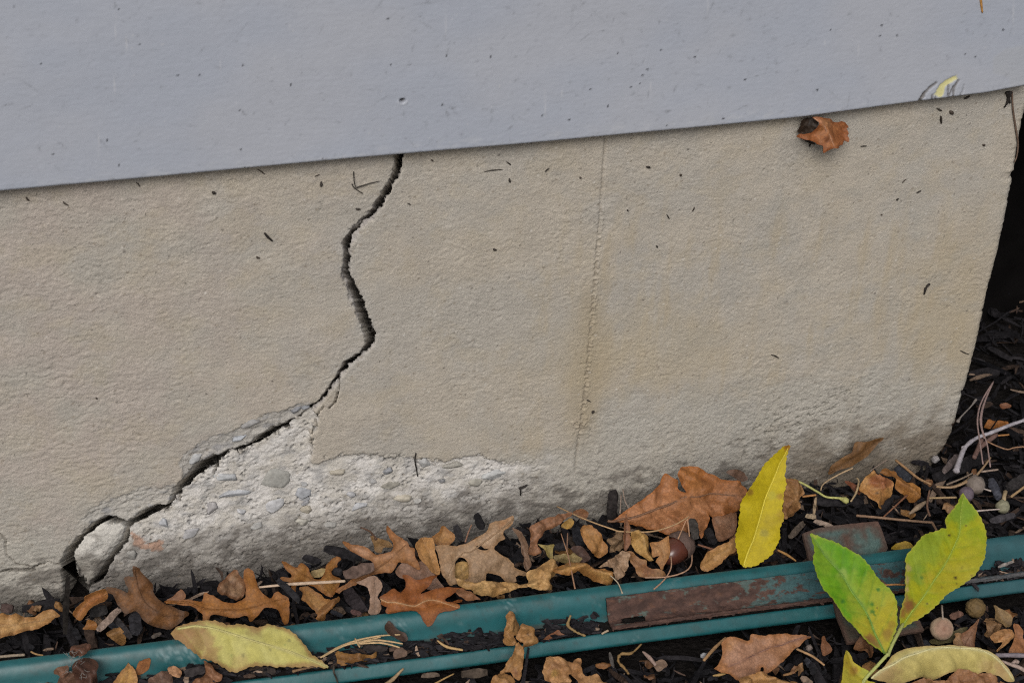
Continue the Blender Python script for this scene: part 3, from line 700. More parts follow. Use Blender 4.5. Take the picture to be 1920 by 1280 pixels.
rust = mix(rust, (0.12, 0.06, 0.038), 0.6 * sst(0.25, 0.45, fbm(u1 / 6, v1 / 9, 718, 3)))
grn = mix((0.080, 0.100, 0.085), (0.035, 0.085, 0.092), sst(60, 130, u1))
gf = sst(0.0, 0.12, fbm(u1 / 13, v1 / 20, 719, 5, 0.7) - 0.16 + 0.32 * sst(70, 115, u1) - 0.35 * (v1 > nv - 26) - 0.5 * (v1 > nv - 12))
CR = mix(rust, grn, gf)
CR = mix(CR, (0.075, 0.095, 0.105), 0.6 * sst(190, 215, u1))
vpos = v1 / (nv - 1)
ud = (u1 - 14.5) / 7.0; vd = (vpos - 0.56) / 0.075
slot = (np.maximum(np.abs(ud) - 0.7, 0) / 0.3) ** 2 + vd ** 2 < 1
rpx = to_px(q)[0].reshape(u1.shape)
gone = (rpx > 1772 + 14 * gn(v1 / 5, v1 * 0, 720)) & (vpos < 0.64 + 0.05 * gn(u1 / 6, u1 * 0, 721))
fm = ~(slot | gone).reshape(-1)[F].any(1)
conn = add('connector_strip', q, F[fm], M_RUST, CR.reshape(-1, 3))
md = conn.modifiers.new('thickness', 'SOLIDIFY'); md.thickness = 0.0016; md.offset = -1
tag(conn, 'rusty flaking metal connector strip with a slot lying in the edging channel', 'metal strip')

# ------------------------------------------------------------------ leaves
def leaf_surface(out_px, mid_px, z0, tilt=35, az=0, anchor=None, sp=0.0014, smooth=3, jag=0.0006, jscale=0.006, seed=0, holes=(), p=None, wallfix=True, plane=None):
    p = p or {}
    out_px = np.asarray(out_px, float); mid_px = np.asarray(mid_px, float)
    tl_, a_ = math.radians(tilt), math.radians(az)
    nrm = np.array([math.sin(tl_) * math.sin(a_), -math.sin(tl_) * math.cos(a_), math.cos(tl_)])
    if plane is not None:
        A, nrm = np.asarray(plane[0], float), np.asarray(plane[1], float); nrm = nrm / np.linalg.norm(nrm)
    else:
        A = on_z([anchor if anchor is not None else out_px[np.argmax(out_px[:, 1])]], z0)[0]
        if A[1] > -0.006 and A[0] < CORNER_X: A = on_y([anchor if anchor is not None else out_px[np.argmax(out_px[:, 1])]], -0.006)[0]
    e1 = np.array([1.0, 0, 0]) - nrm * nrm[0]; e1 /= np.linalg.norm(e1); e2 = np.cross(nrm, e1)
    def P2(px):
        w_ = on_plane(px, A, nrm) - A
        return np.c_[w_ @ e1, w_ @ e2]
    O = P2(out_px); Mi = P2(mid_px)
    if smooth > 1: O = catmull(O, smooth, True)
    L = np.r_[0, np.cumsum(np.hypot(*np.diff(np.vstack([O, O[:1]]), axis=0).T))]
    nn = max(12, int(L[-1] / sp)); tt = np.linspace(0, L[-1], nn, endpoint=False)
    Oc = np.vstack([O, O[:1]])
    O = np.c_[np.interp(tt, L, Oc[:, 0]), np.interp(tt, L, Oc[:, 1])]
    O = O + jag * np.c_[fbm(O[:, 0] / jscale, O[:, 1] / jscale, 800 + seed, 3, 0.7), fbm(O[:, 0] / jscale + 50, O[:, 1] / jscale, 801 + seed, 3, 0.7)]
    if p.get('serr'):
        tg = np.roll(O, -1, 0) - np.roll(O, 1, 0); tg /= np.linalg.norm(tg, axis=1)[:, None] + 1e-9
        ph = (np.arange(nn) * sp / p.get('serrl', 0.0042)) % 1.0
        O = O + np.c_[tg[:, 1], -tg[:, 0]] * (p['serr'] * (ph - 0.5))[:, None]
    HO = [catmull(P2(h), 3, True) for h in holes]
    x0, y0 = O.min(0); x9, y9 = O.max(0)
    gx, gy = np.meshgrid(np.arange(x0, x9, sp), np.arange(y0, y9, sp * 0.87), indexing='ij')
    gx = gx + (np.arange(gx.shape[1]) % 2)[None] * sp * 0.5
    lr = np.random.default_rng(seed + 100)
    gx = (gx + lr.uniform(-.22, .22, gx.shape) * sp).ravel(); gy = (gy + lr.uniform(-.22, .22, gy.shape) * sp).ravel()
    ok = sdf_poly(gx, gy, O) < -0.55 * sp
    for h in HO: ok &= sdf_poly(gx, gy, h) > 0.5 * sp
    I = np.c_[gx[ok], gy[ok]]
    allv = np.vstack([O] + HO + [I]); edges = []; b = 0
    for r in [O] + HO:
        k = len(r); edges += [(b + i, b + (i + 1) % k) for i in range(k)]; b += k
    rv, re, rf, *_ = delaunay_2d_cdt([Vector(v) for v in allv], edges, [], 0, 1e-7)
    Q = np.array([(v.x, v.y) for v in rv]); Tn = np.array([f for f in rf if len(f) == 3])
    c = Q[Tn].mean(1)
    keep = pip(c[:, 0], c[:, 1], O)
    for h in HO: keep &= ~pip(c[:, 0], c[:, 1], h)
    Tn = Tn[keep]
    u_, inv = np.unique(Tn, return_inverse=True); Q = Q[u_]; Tn = inv.reshape(Tn.shape)
    Mc = catmull(Mi, 4) if len(Mi) > 2 else np.array([Mi[0] * (1 - k / 8) + Mi[1] * k / 8 for k in range(9)])
    dist, _, u, sg = seg_dist(Q[:, 0], Q[:, 1], Mc)
    Lm = np.hypot(*np.diff(Mc, axis=0).T).sum()
    W = max(np.percentile(dist, 97), 1e-4)
    edist = seg_dist(Q[:, 0], Q[:, 1], np.vstack([O, O[:1]]))[0]
    for h in HO: edist = np.minimum(edist, seg_dist(Q[:, 0], Q[:, 1], np.vstack([h, h[:1]]))[0])
    vn_ = dist / W * sg
    ww = np.zeros(len(Q))
    ww += p.get('curl', 0) * vn_ ** 2
    ww -= p.get('fold', 0) * np.abs(vn_)
    ww += p.get('arc', 0) * 4 * u * (1 - u)
    ww += p.get('lift', 0) * u ** 2
    ww += p.get('twist', 0) * vn_ * (u - 0.5)
    ww += p.get('rip', 0) * np.sin(u * p.get('rk', 22) + seed + 1.2 * sg) * vn_ ** 2
    ww += p.get('nz', 0.0015) * fbm(Q[:, 0] / p.get('ns', 0.018), Q[:, 1] / p.get('ns', 0.018), 810 + seed, 3)
    if p.get('crease'):
        cr_ = fbm(Q[:, 0] / p.get('cs', 0.012) + 0.6 * Q[:, 1] / p.get('cs', 0.012), Q[:, 1] / (2.5 * p.get('cs', 0.012)), 815 + seed, 3)
        ww += p['crease'] * (1 - 2 * np.abs(cr_) * 2)
    if p.get('crum'):
        lr2 = np.random.default_rng(seed + 300)
        qx = Q[:, 0] + 0.0015 * fbm(Q[:, 0] / 0.007, Q[:, 1] / 0.007, 870 + seed, 2); qy = Q[:, 1] + 0.0015 * fbm(Q[:, 0] / 0.007 + 9, Q[:, 1] / 0.007, 871 + seed, 2)
        for k_ in range(4):
            th_ = lr2.uniform(0, math.pi); wl = lr2.uniform(0.006, 0.016); f_ = (qx * math.cos(th_) + qy * math.sin(th_)) / wl + lr2.uniform(0, 1)
            ww += 1.25 * p['crum'] * (wl / 0.011) * (2 * np.abs(f_ - np.floor(f_) - 0.5) - 0.5)
        ww += 0.6 * p['crum'] * np.exp(-(edist / 0.0022) ** 2) * fbm(Q[:, 0] / 0.005, Q[:, 1] / 0.005, 872 + seed, 2) * 3
    if p.get('roll'):
        em = max(np.percentile(edist, 98), 1e-4)
        ww += 0.22 * p['roll'] * np.sqrt(np.clip(edist / em, 0, 1) * (2 - np.clip(edist / em, 0, 1)))
        wob = 0.30 * np.sin(5.5 * u + seed * 1.3) + 0.35 * fbm(Q[:, 0] / 0.011, Q[:, 1] / 0.011, 875 + seed, 2)
        ww += p['roll'] * (0.55 - 1.05 * np.abs(vn_ + wob))
        ww += 0.55 * p['roll'] * np.clip(np.abs(vn_ - 0.5 * wob) - 0.62, 0, 1) * 1.8
    vs = p.get('vs', 0.0075)
    phs = (u * Lm - dist * p.get('va', 0.9)) / vs + 0.35 * (sg > 0)
    vline = np.exp(-((np.abs(phs - np.round(phs)) * vs) / 0.0006) ** 2) * sst(0, 0.002, dist) * sst(0.0, 0.003, edist)
    mline = np.exp(-(dist / 0.0008) ** 2)
    ww += p.get('vh', 0.0) * (np.abs((phs - np.round(phs))) * 2 - 0.5) * np.minimum(np.abs(vn_) * 2, 1)
    ww -= 0.00035 * vline + 0.0004 * mline
    P = A + Q[:, :1] * e1 + Q[:, 1:] * e2 + ww[:, None] * nrm
    if wallfix:
        P = against(P)
        ez = edge_z(P) + 0.0016
        m = P[:, 2] < ez
        P[m, 2] = ez[m]
    px, py = to_px(P)
    info = dict(u=u, v=vn_, sg=sg, ed=edist, Q=Q, vl=vline, ml=mline, px=px, py=py, nrm=nrm, W=W, Mc3=A + Mc[:, :1] * e1 + Mc[:, 1:] * e2, A=A)
    return P, Tn, info
def leaf_color(info, c0, c1=None, ce=None, ew=0.004, cm=None, cv=None, kv=0.55, patches=(), spots=(), nsc=0.014, seed=0, gain=0.78):
    Q = info['Q']; n1 = fbm(Q[:, 0] / nsc, Q[:, 1] / nsc, 850 + seed, 4, 0.6)
    c0 = np.array(c0); c1 = c0 * 0.75 if c1 is None else np.array(c1)
    C_ = mix(c0, c1, sst(-0.35, 0.35, n1))
    for (x, y, r, c, k) in patches:
        f = np.exp(-(((info['px'] - x) ** 2 + (info['py'] - y) ** 2) / (r * (1 + 0.8 * n1)) ** 2))
        n2_ = fbm(Q[:, 0] / 0.005, Q[:, 1] / 0.005, 855 + seed, 3, 0.65)
        f = 0.35 * f + 0.65 * sst(0.18, 0.62, f + 0.55 * n2_ * (f > 0.05))
        C_ = mix(C_, c, k * f)
    C_ = mix(C_, np.array(cv) if cv is not None else C_ * 0.62, kv * info['vl'])
    if ce is not None:
        C_ = mix(C_, ce, 0.85 * sst(ew * 1.3, ew * 0.2, info['ed'] + ew * 0.9 * n1))
    C_ = mix(C_, np.array(cm) if cm is not None else C_ * 0.7, 0.8 * info['ml'])
    for (x, y, r, c) in spots:
        C_ = mix(C_, c, 0.92 * sst(r + 0.8, r - 0.8, np.hypot(info['px'] - x, info['py'] - y)))
    if gain < 0.775: C_ = C_ * np.array([1.20, 1.04, 0.84])
    return np.clip(gain * C_ * (1 + 0.10 * fbm(Q[:, 0] / 0.004, Q[:, 1] / 0.004, 860 + seed, 2))[:, None], 0.004, 0.95)
LEAFN = [0]
def _dry(p, mat):
    p = dict(p or {})
    if mat is None:
        if p.get('roll') or p.get('crease'): p.setdefault('crum', 0.0013)
        else: p.setdefault('crum', 0.0005)
    return p
def blade(out, mid, z0, tilt, az=0, parent=None, name='blade', label=None, mat=None, thick=0.0003, holes=(), p=None, col=None, anchor=None, rib=0.0, sp=0.00105, jag=0.0006, smooth=3, top=None, wallfix=True, plane=None, loc=None, ribcol=None, petiole=None):
    LEAFN[0] += 1; sd_ = LEAFN[0] * 7
    p = _dry(p, mat)
    if mat is None:
        jag = jag * 1.7
        if p.get('roll') or p.get('crease'): rib = 0.0; jag = jag * 1.5
    P, Tn, info = leaf_surface(out, mid, z0, tilt, az, anchor, sp, smooth, jag, seed=sd_, holes=holes, p=p, wallfix=wallfix, plane=plane)
    cc = leaf_color(info, seed=sd_, **dict({'gain': 0.78 if mat is M_FRESH else (1.0 if mat is M_RUST else 0.77)}, **(col or {})))
    fn = np.cross(P[Tn[:, 1]] - P[Tn[:, 0]], P[Tn[:, 2]] - P[Tn[:, 0]]); vnm = np.zeros_like(P)
    for k_ in range(3): np.add.at(vnm, Tn[:, k_], fn)
    vnm /= np.linalg.norm(vnm, axis=1)[:, None] + 1e-15
    if (vnm @ info['nrm']).mean() < 0: vnm = -vnm; Tn = Tn[:, ::-1]
    Pa, Pb = P + vnm * thick / 2, P - vnm * thick / 2
    eg = np.sort(np.vstack([Tn[:, [0, 1]], Tn[:, [1, 2]], Tn[:, [2, 0]]]), axis=1)
    eu, ec = np.unique(eg, axis=0, return_counts=True); be = eu[ec == 1]; nP, nB = len(P), len(be)
    rimv = np.vstack([Pa[be[:, 0]], Pa[be[:, 1]], Pb[be[:, 1]], Pb[be[:, 0]]])
    rq = 2 * nP + np.stack([np.arange(nB), nB + np.arange(nB), 2 * nB + np.arange(nB), 3 * nB + np.arange(nB)], 1)
    o = add(name, np.vstack([Pa, Pb, rimv]), [np.vstack([Tn, Tn[:, ::-1] + nP]), rq], mat or M_LEAF, np.vstack([cc, cc * 0.92, cc[be[:, 0]], cc[be[:, 1]], cc[be[:, 1]], cc[be[:, 0]]]), parent=parent, loc=loc)
    if label and parent is not None: o['label'] = label
    if rib > 0:
        mp = info['Mc3'][:: 2]
        d2 = ((mp[:, None] - P[None]) ** 2).sum(-1); idx = d2.argmin(1)
        path = P[idx] + info['nrm'] * rib * 0.35
        path = path[np.r_[True, np.linalg.norm(np.diff(path, axis=0), axis=1) > 4e-4]]
        if petiole is not None:
            path = np.vstack([petiole, path])
        if len(path) > 3:
            path = catmull(path, 2)
            Vt, Ft = tube(path, [rib, rib * 0.8, rib * 0.35], 6)
            rc = np.array(ribcol if ribcol is not None else cc.mean(0) * 0.9)
            add('midrib', Vt, Ft, mat or M_LEAF, rc * (1 + 0.15 * rng.uniform(-1, 1, (len(Vt), 1))), parent=o)
    return o, P, info
def leaf(name, label, cat, out, mid, z0, tilt, az=0, group=None, **kw):
    """a fallen leaf: an empty at its resting point with the blade and its midrib"""
    a = kw.get('anchor') or max(out, key=lambda q: q[1])
    A = on_z([a], z0)[0] if kw.get('plane') is None else np.asarray(kw['plane'][0])
    e = empty(name, A)
    tag(e, label, cat, group)
    kw.setdefault('rib', 0.0004)
    blade(out, mid, z0, tilt, az, parent=e, **kw)
    return e
def scrap(name, label, cat, out, mid, z0, tilt, az=0, group=None, **kw):
    o, P, info = blade(out, mid, z0, tilt, az, name=name, **kw)
    tag(o, label, cat, group)
    return o

TAN = dict(c0=(.46, .29, .125), c1=(.36, .20, .075), ce=(.30, .15, .05), ew=0.002)
LTAN = dict(c0=(.52, .36, .185), c1=(.42, .26, .115), ce=(.34, .19, .08), ew=0.002)
ROSE = dict(c0=(.34, .205, .14), c1=(.27, .15, .095), ce=(.22, .11, .06), ew=0.002)
TAUPE = dict(c0=(.36, .27, .20), c1=(.29, .215, .155), ce=(.30, .20, .12), ew=0.002)
OCHRE = dict(c0=(.33, .155, .040), c1=(.26, .115, .028), ce=(.22, .09, .02), ew=0.0015)
ORANGE = dict(c0=(.29, .112, .030), c1=(.23, .082, .022), ce=(.18, .06, .015), ew=0.0015, cm=(.38, .20, .09))
DKBR = dict(c0=(.155, .078, .030), c1=(.105, .052, .020), ce=(.08, .04, .016), ew=0.002)
CURLY = dict(nz=0.003, ns=0.012, crease=0.0012, cs=0.009, roll=0.008, crum=0.0016)

# --- steel stake: worn plates sticking out behind and in front of the edging
stk = empty('steel_stake', on_z([(1600, 1050)], 0.004)[0])
tag(stk, 'flat steel stake with worn green paint crossing under the edging near the green leaf', 'stake')
WORN = dict(c0=(.070, .115, .105), c1=(.085, .050, .038), ce=(.085, .048, .036), ew=0.0035, nsc=0.016, kv=0.0)
blade(T('Y1', (235, 960), (390, 905), (560, 880), (760, 860), (985, 838), (1040, 960), (1085, 1110), (1030, 1200), (940, 1290), (330, 1330)), T('Y1', (400, 1250), (800, 900)), 0.010, 38, 6, parent=stk, name='stake_plate', mat=M_RUST, thick=0.002, p=dict(nz=0.0005), col=WORN, smooth=1, jag=0.0005, anchor=(1585, 1060), wallfix=False)
blade(T('Y2', (-95, 450), (10, 430), (40, 600), (150, 890), (330, 865), (700, 800), (920, 765), (870, 660), (640, 500), (300, 380)), T('Y2', (0, 450), (850, 700)), 0.004, 18, 0, parent=stk, name='stake_plate', mat=M_RUST, thick=0.002, p=dict(nz=0.0005), col=dict(WORN, c0=(.052, .075, .062), c1=(.065, .050, .036)), smooth=1, jag=0.0005, wallfix=False)

# --- left end of the bed
leaf('curled_leaf', 'tan wavy-edged dry leaf at the far left edge', 'leaf', T('Z1', (-70, 610), (0, 600), (150, 605), (300, 630), (420, 580), (510, 545), (570, 580), (600, 605), (540, 640), (500, 690), (420, 720), (370, 750), (270, 760), (170, 800), (60, 830), (-70, 815)),
     T('Z1', (-70, 700), (150, 700), (350, 670), (590, 605)), 0.010, 40, p=dict(nz=0.003, ns=0.012, rip=0.003, rk=30, fold=-0.004), col=LTAN)
leaf('curled_leaf', 'small orange-tan curled leaf below the wide mouth of the crack', 'leaf', T('Z1', (845, 430), (900, 390), (1000, 360), (1065, 340), (1075, 440), (1000, 480), (900, 540), (850, 600), (790, 660), (740, 610), (730, 570), (800, 500), (850, 470)),
     T('Z1', (760, 620), (880, 480), (1060, 390)), 0.010, 45, p=dict(nz=0.003, ns=0.01, curl=0.005), col=dict(TAN, c0=(.47, .27, .12), c1=(.36, .17, .07)))
scrap('leaf_scrap', 'tiny orange leaf scrap beside the pale splinter', 'leaf', T('Z1', (880, 650), (960, 670), (970, 760), (890, 745), (825, 740), (850, 715)), T('Z1', (830, 740), (960, 690)), 0.008, 35, col=dict(TAN, c0=(.42, .2, .075)), p=dict(curl=0.003))
leaf('oak_leaf', 'dark brown lobed oak leaf standing against the wall at left', 'leaf', T('Z2', (365, 110), (420, 120), (470, 190), (520, 240), (565, 300), (580, 370), (620, 440), (680, 480), (760, 510), (850, 550), (940, 580), (880, 640), (820, 700), (740, 745), (640, 730), (560, 700), (480, 660), (430, 590), (380, 560),
     (300, 590), (250, 540), (210, 480), (170, 400), (110, 380), (105, 330), (170, 320), (250, 350), (310, 380), (320, 340), (300, 290), (280, 230), (330, 210), (380, 205), (370, 150)),
     T('Z2', (385, 140), (430, 330), (520, 500), (680, 600), (860, 610)), 0.006, 52, p=dict(nz=0.004, ns=0.02, fold=0.004), col=dict(DKBR, c0=(.20, .10, .040), c1=(.13, .062, .024)))
scrap('leaf_scrap', 'small rosy leaf corner tucked behind the two lobed oak leaves', 'leaf', T('Z2', (700, 460), (780, 410), (850, 340), (895, 400), (870, 445), (780, 470)), T('Z2', (700, 460), (880, 380)), 0.012, 45, col=ROSE)
scrap('leaf_scrap', 'pinkish crumpled leaf scrap behind the ochre oak leaf against the wall', 'leaf', T('Z2', (1250, 275), (1340, 180), (1400, 150), (1430, 200), (1485, 260), (1500, 320), (1470, 420), (1390, 450), (1310, 400), (1230, 390), (1220, 320)), T('Z2', (1230, 380), (1430, 190)), 0.014, 50,
      p=dict(nz=0.005, ns=0.01, crease=0.002), col=dict(ROSE, c0=(.38, .27, .19), c1=(.20, .12, .08)))
leaf('oak_leaf', 'ochre deeply lobed oak leaf with one tall pointed lobe left of centre', 'leaf', T('Z2', (680, 475), (760, 450), (900, 445), (1000, 460), (1070, 450), (1085, 370), (1140, 390), (1200, 420), (1270, 460), (1370, 475), (1450, 450), (1500, 410), (1500, 330), (1480, 230), (1490, 140), (1530, 115), (1580, 170),
     (1600, 240), (1630, 340), (1690, 400), (1750, 430), (1800, 370), (1880, 400), (1940, 470), (1930, 650), (1890, 690), (1860, 640), (1830, 560), (1760, 530), (1680, 540), (1620, 600), (1540, 670), (1510, 610), (1420, 625), (1300, 610), (1160, 600), (1110, 680), (1060, 690), (1070, 600), (1040, 560),
     (980, 520), (830, 490), (760, 482)), T('Z2', (700, 478), (900, 470), (1100, 525), (1350, 550), (1550, 530), (1750, 470), (1900, 430)), 0.020, 42, p=dict(nz=0.003, ns=0.02, fold=0.003), col=OCHRE, rib=0.0006)
# --- big pale yellow leaf lying over the edging
leaf('yellow_leaf', 'large pale yellow leaf with browned tip lying across the edging at left', 'leaf', T('A1', (965, 920), (1000, 880), (1100, 850), (1200, 845), (1280, 870), (1350, 862), (1450, 880), (1510, 860), (1560, 870), (1640, 905), (1710, 970), (1760, 1040), (1850, 1112), (1760, 1105), (1660, 1105), (1560, 1100),
     (1480, 1098), (1400, 1105), (1330, 1115), (1230, 1090), (1160, 1050), (1090, 1020), (1030, 970), (980, 945)), T('A1', (1000, 893), (1100, 880), (1200, 890), (1400, 953), (1620, 1020), (1850, 1112)), 0.020, 27, mat=M_FRESH,
     p=dict(nz=0.002, rip=0.0022, rk=26, serr=0.0008, fold=0.003, vs=0.009, va=0.8, vh=0.0002), rib=0.0007, ribcol=(.52, .47, .19), anchor=(617, 1250),
     col=dict(c0=(.64, .58, .17), c1=(.66, .61, .21), ce=(.38, .22, .09), ew=0.0022, cm=(.62, .57, .26), cv=(.48, .44, .12), kv=0.22,
              patches=[(338, 1195, 30, (.42, .24, .10), 1.0), (352, 1172, 24, (.45, .27, .12), .9), (375, 1200, 24, (.42, .25, .11), .8), (395, 1225, 16, (.44, .27, .12), .8), (478, 1175, 13, (.40, .24, .11), .8), (410, 1160, 16, (.44, .27, .12), .7), (450, 1240, 16, (.46, .31, .13), .5)],
              spots=[(456, 1229, 3.4, (.30, .27, .10)), (434, 1228, 3.0, (.42, .44, .13)), (506, 1217, 2.6, (.42, .38, .14)), (542, 1200, 3.2, (.36, .34, .13)), (533, 1209, 2.4, (.40, .43, .14))]))
# --- second group
leaf('oak_leaf', 'ochre oak leaf with curled pointed lobes under the pale straw', 'leaf', T('Z3', (255, 375), (300, 390), (380, 440), (410, 450), (420, 420), (460, 405), (510, 440), (550, 520), (590, 560), (650, 560), (700, 480), (710, 410), (770, 340), (830, 325), (860, 345), (820, 390), (820, 430), (760, 480), (770, 520),
     (850, 550), (850, 590), (800, 680), (760, 740), (690, 720), (600, 650), (500, 600), (440, 580), (410, 640), (400, 710), (370, 690), (350, 600), (260, 570), (245, 545), (340, 540), (350, 510), (300, 460)),
     T('Z3', (265, 385), (400, 480), (520, 540), (660, 620), (780, 720)), 0.012, 42, p=dict(nz=0.005, ns=0.014, fold=0.003), col=dict(OCHRE, c0=(.38, .205, .068), c1=(.30, .15, .045)))
scrap('leaf_scrap', 'tan lower leaf lobe behind the edging left of the curled stalk', 'leaf', T('Z3', (430, 640), (520, 640), (600, 690), (680, 760), (750, 800), (700, 870), (610, 910), (580, 870), (500, 800), (450, 770), (470, 700)), T('Z3', (440, 660), (620, 880)), 0.008, 35, p=dict(nz=0.003, curl=0.003), col=dict(TAN, c0=(.40, .235, .09)))
scrap('curled_leaf', 'brown leaf rolled into a narrow horn touching the edging', 'leaf', T('Z3', (820, 740), (838, 770), (760, 850), (700, 920), (680, 970), (590, 970), (610, 900), (640, 850), (720, 800)), T('Z3', (620, 960), (820, 750)), 0.020, 40, p=dict(roll=0.005, nz=0.002), col=dict(TAN, c0=(.33, .19, .09), c1=(.17, .09, .045)))
scrap('leaf_scrap', 'pale olive-cream leaf sliver behind the ochre oak leaf', 'leaf', T('Z3', (545, 490), (620, 465), (700, 460), (690, 500), (650, 540), (580, 545)), T('Z3', (550, 520), (690, 470)), 0.010, 45, col=dict(c0=(.48, .40, .22), c1=(.42, .34, .18)))
scrap('leaf_scrap', 'mauve leaf piece showing beneath the brown oak leaves', 'leaf', T('Z3', (1390, 480), (1480, 390), (1600, 390), (1690, 385), (1760, 470), (1820, 560), (1880, 660), (1800, 680), (1600, 620), (1500, 560), (1420, 540)), T('Z3', (1400, 480), (1850, 640)), 0.016, 45, col=dict(c0=(.28, .185, .155), c1=(.22, .14, .11)), p=dict(nz=0.002))
leaf('leaf_with_stem', 'small olive-brown leaf with dark stalk leaning on the wall', 'leaf', T('Z3', (1140, 130), (1240, 160), (1340, 190), (1370, 240), (1280, 240), (1250, 300), (1190, 280), (1170, 210)), T('Z3', (1145, 135), (1230, 200), (1350, 230)), 0.022, 55, col=dict(c0=(.30, .20, .10), c1=(.24, .15, .07)))
leaf('oak_leaf', 'tan-rose oak leaf with long pointed lobes carrying a bark chip', 'leaf', T('Z3', (860, 190), (920, 195), (960, 210), (1050, 220), (1130, 260), (1200, 310), (1290, 300), (1350, 280), (1370, 240), (1350, 170), (1310, 80), (1310, 20), (1350, 50), (1400, 110), (1480, 160), (1530, 200), (1540, 240), (1590, 250), (1600, 340),
     (1640, 440), (1640, 470), (1590, 450), (1520, 400), (1440, 390), (1410, 410), (1390, 460), (1350, 500), (1300, 490), (1200, 510), (1100, 560), (1000, 610), (900, 660), (830, 700), (800, 680), (830, 640), (920, 590), (1050, 510), (1150, 460), (1180, 420), (1160, 380), (1060, 340), (970, 290), (930, 260)),
     T('Z3', (830, 690), (1000, 580), (1180, 480), (1350, 350), (1500, 235)), 0.024, 46, p=dict(nz=0.003, fold=0.005, curl=0.004), rib=0.0006, col=dict(c0=(.34, .185, .085), c1=(.27, .135, .055), ce=(.23, .10, .03), ew=0.0015, patches=[(680, 1030, 40, (.42, .255, .17), .9), (750, 1010, 34, (.38, .22, .13), .8), (735, 990, 18, (.36, .17, .07), .8)]))
leaf('leaf_strip', 'dusty pink leaf lobe hanging down to the edging', 'leaf', T('Z3', (1000, 600), (1080, 560), (1180, 520), (1260, 600), (1250, 680), (1220, 740), (1250, 800), (1240, 890), (1180, 915), (1120, 890), (1140, 800), (1140, 720), (1110, 640), (1060, 615)), T('Z3', (1180, 540), (1190, 700), (1180, 900)), 0.020, 48, p=dict(nz=0.002), col=dict(c0=(.34, .25, .215), c1=(.28, .20, .165)))
scrap('leaf_scrap', 'tan leaf tip poking up beside the cream folded leaf', 'leaf', T('Z4', (260, 380), (330, 300), (380, 240), (440, 290), (490, 340), (470, 390), (430, 430), (330, 440)), T('Z4', (330, 430), (380, 250)), 0.028, 58, p=dict(nz=0.002, curl=0.002), col=dict(TAN, c0=(.42, .25, .11), c1=(.36, .20, .08)))
leaf('oak_leaf', 'taupe oak leaf with a round hole leaning on the wall', 'leaf', T('Z4', (300, 440), (430, 430), (520, 440), (620, 410), (740, 350), (820, 290), (850, 220), (920, 195), (980, 180), (1060, 140), (1090, 160), (1060, 240), (1000, 280), (970, 320), (1000, 370), (940, 400), (890, 450), (890, 480), (950, 520), (1030, 570), (1090, 620), (1100, 660), (1180, 690),
     (1235, 710), (1230, 740), (1120, 740), (1130, 800), (1020, 810), (980, 750), (900, 720), (830, 710), (812, 740), (815, 810), (740, 830), (640, 820), (500, 830), (450, 840), (400, 770), (360, 720), (350, 600), (330, 520)), T('Z4', (1080, 170), (880, 340), (660, 490), (520, 560), (420, 760)), 0.020, 50,
     holes=[T('Z4', (498, 720), (500, 620), (540, 558), (600, 570), (635, 640), (638, 760), (580, 775), (510, 768)), T('Z4', (712, 445), (760, 440), (790, 470), (830, 468), (800, 486), (750, 478))],
     p=dict(nz=0.004, ns=0.022, fold=0.004), rib=0.0006, col=dict(TAUPE, cm=(.45, .36, .28), cv=(.42, .33, .25), kv=.4, patches=[(955, 972, 14, (.36, .16, .07), 1.0), (945, 985, 12, (.34, .18, .09), .8), (830, 1040, 26, (.30, .20, .12), .6)]))
scrap('leaf_scrap', 'yellowish tan leaf seen through the hole of the taupe leaf', 'leaf', T('Z4', (490, 790), (500, 640), (560, 600), (660, 640), (660, 800), (580, 830)), T('Z4', (500, 780), (640, 650)), 0.014, 46, col=dict(c0=(.47, .34, .15), c1=(.36, .24, .10)))
scrap('leaf_strip', 'grey-rose curved leaf rim right of the holed taupe leaf', 'leaf', T('Z4', (1070, 260), (1150, 310), (1200, 400), (1220, 520), (1245, 620), (1220, 695), (1180, 650), (1190, 560), (1150, 500), (1160, 420), (1110, 330)), T('Z4', (1080, 270), (1180, 450), (1220, 680)), 0.018, 55, p=dict(curl=0.003, nz=0.002), col=dict(c0=(.25, .175, .14), c1=(.19, .13, .10)))
leaf('folded_leaf', 'cream folded oval leaf between the tan oak leaf and the taupe one', 'leaf', T('Z4', (88, 430), (150, 365), (250, 358), (275, 420), (300, 540), (330, 640), (340, 725), (270, 715), (200, 640), (130, 570), (110, 500)), T('Z4', (180, 370), (230, 520), (310, 710)), 0.024, 52, p=dict(fold=-0.004, nz=0.0015), col=dict(c0=(.52, .35, .175), c1=(.44, .26, .11), ce=(.40, .23, .10)))
leaf('oak_leaf', 'bright orange-brown oak leaf draped over the top of the edging', 'leaf', T('Z3', (1235, 740), (1300, 700), (1380, 650), (1420, 680), (1450, 690), (1510, 600), (1480, 530), (1470, 495), (1530, 505), (1620, 555), (1720, 530), (1825, 508), (1770, 560), (1740, 620), (1640, 715), (1750, 670), (1860, 640)) +
     T('Z4', (450, 850), (605, 857), (560, 880), (500, 900), (440, 940), (400, 990), (450, 1005), (520, 980), (580, 973), (560, 1010), (510, 1040), (550, 1060), (545, 1100), (480, 1110), (380, 1140), (310, 1170), (280, 1220), (230, 1240), (180, 1200), (150, 1150), (100, 1120)) +
     T('Z3', (1500, 893), (1400, 912), (1330, 910), (1290, 880), (1310, 840), (1250, 800), (1260, 765)), T('Z3', (1240, 765), (1400, 800), (1600, 830)) + T('Z4', (230, 980), (400, 1020), (540, 1085)), 0.0215, 33, anchor=(803, 1172), p=dict(nz=0.002, fold=0.002, vs=0.012), col=ORANGE, rib=0.0005, ribcol=(.42, .24, .12))
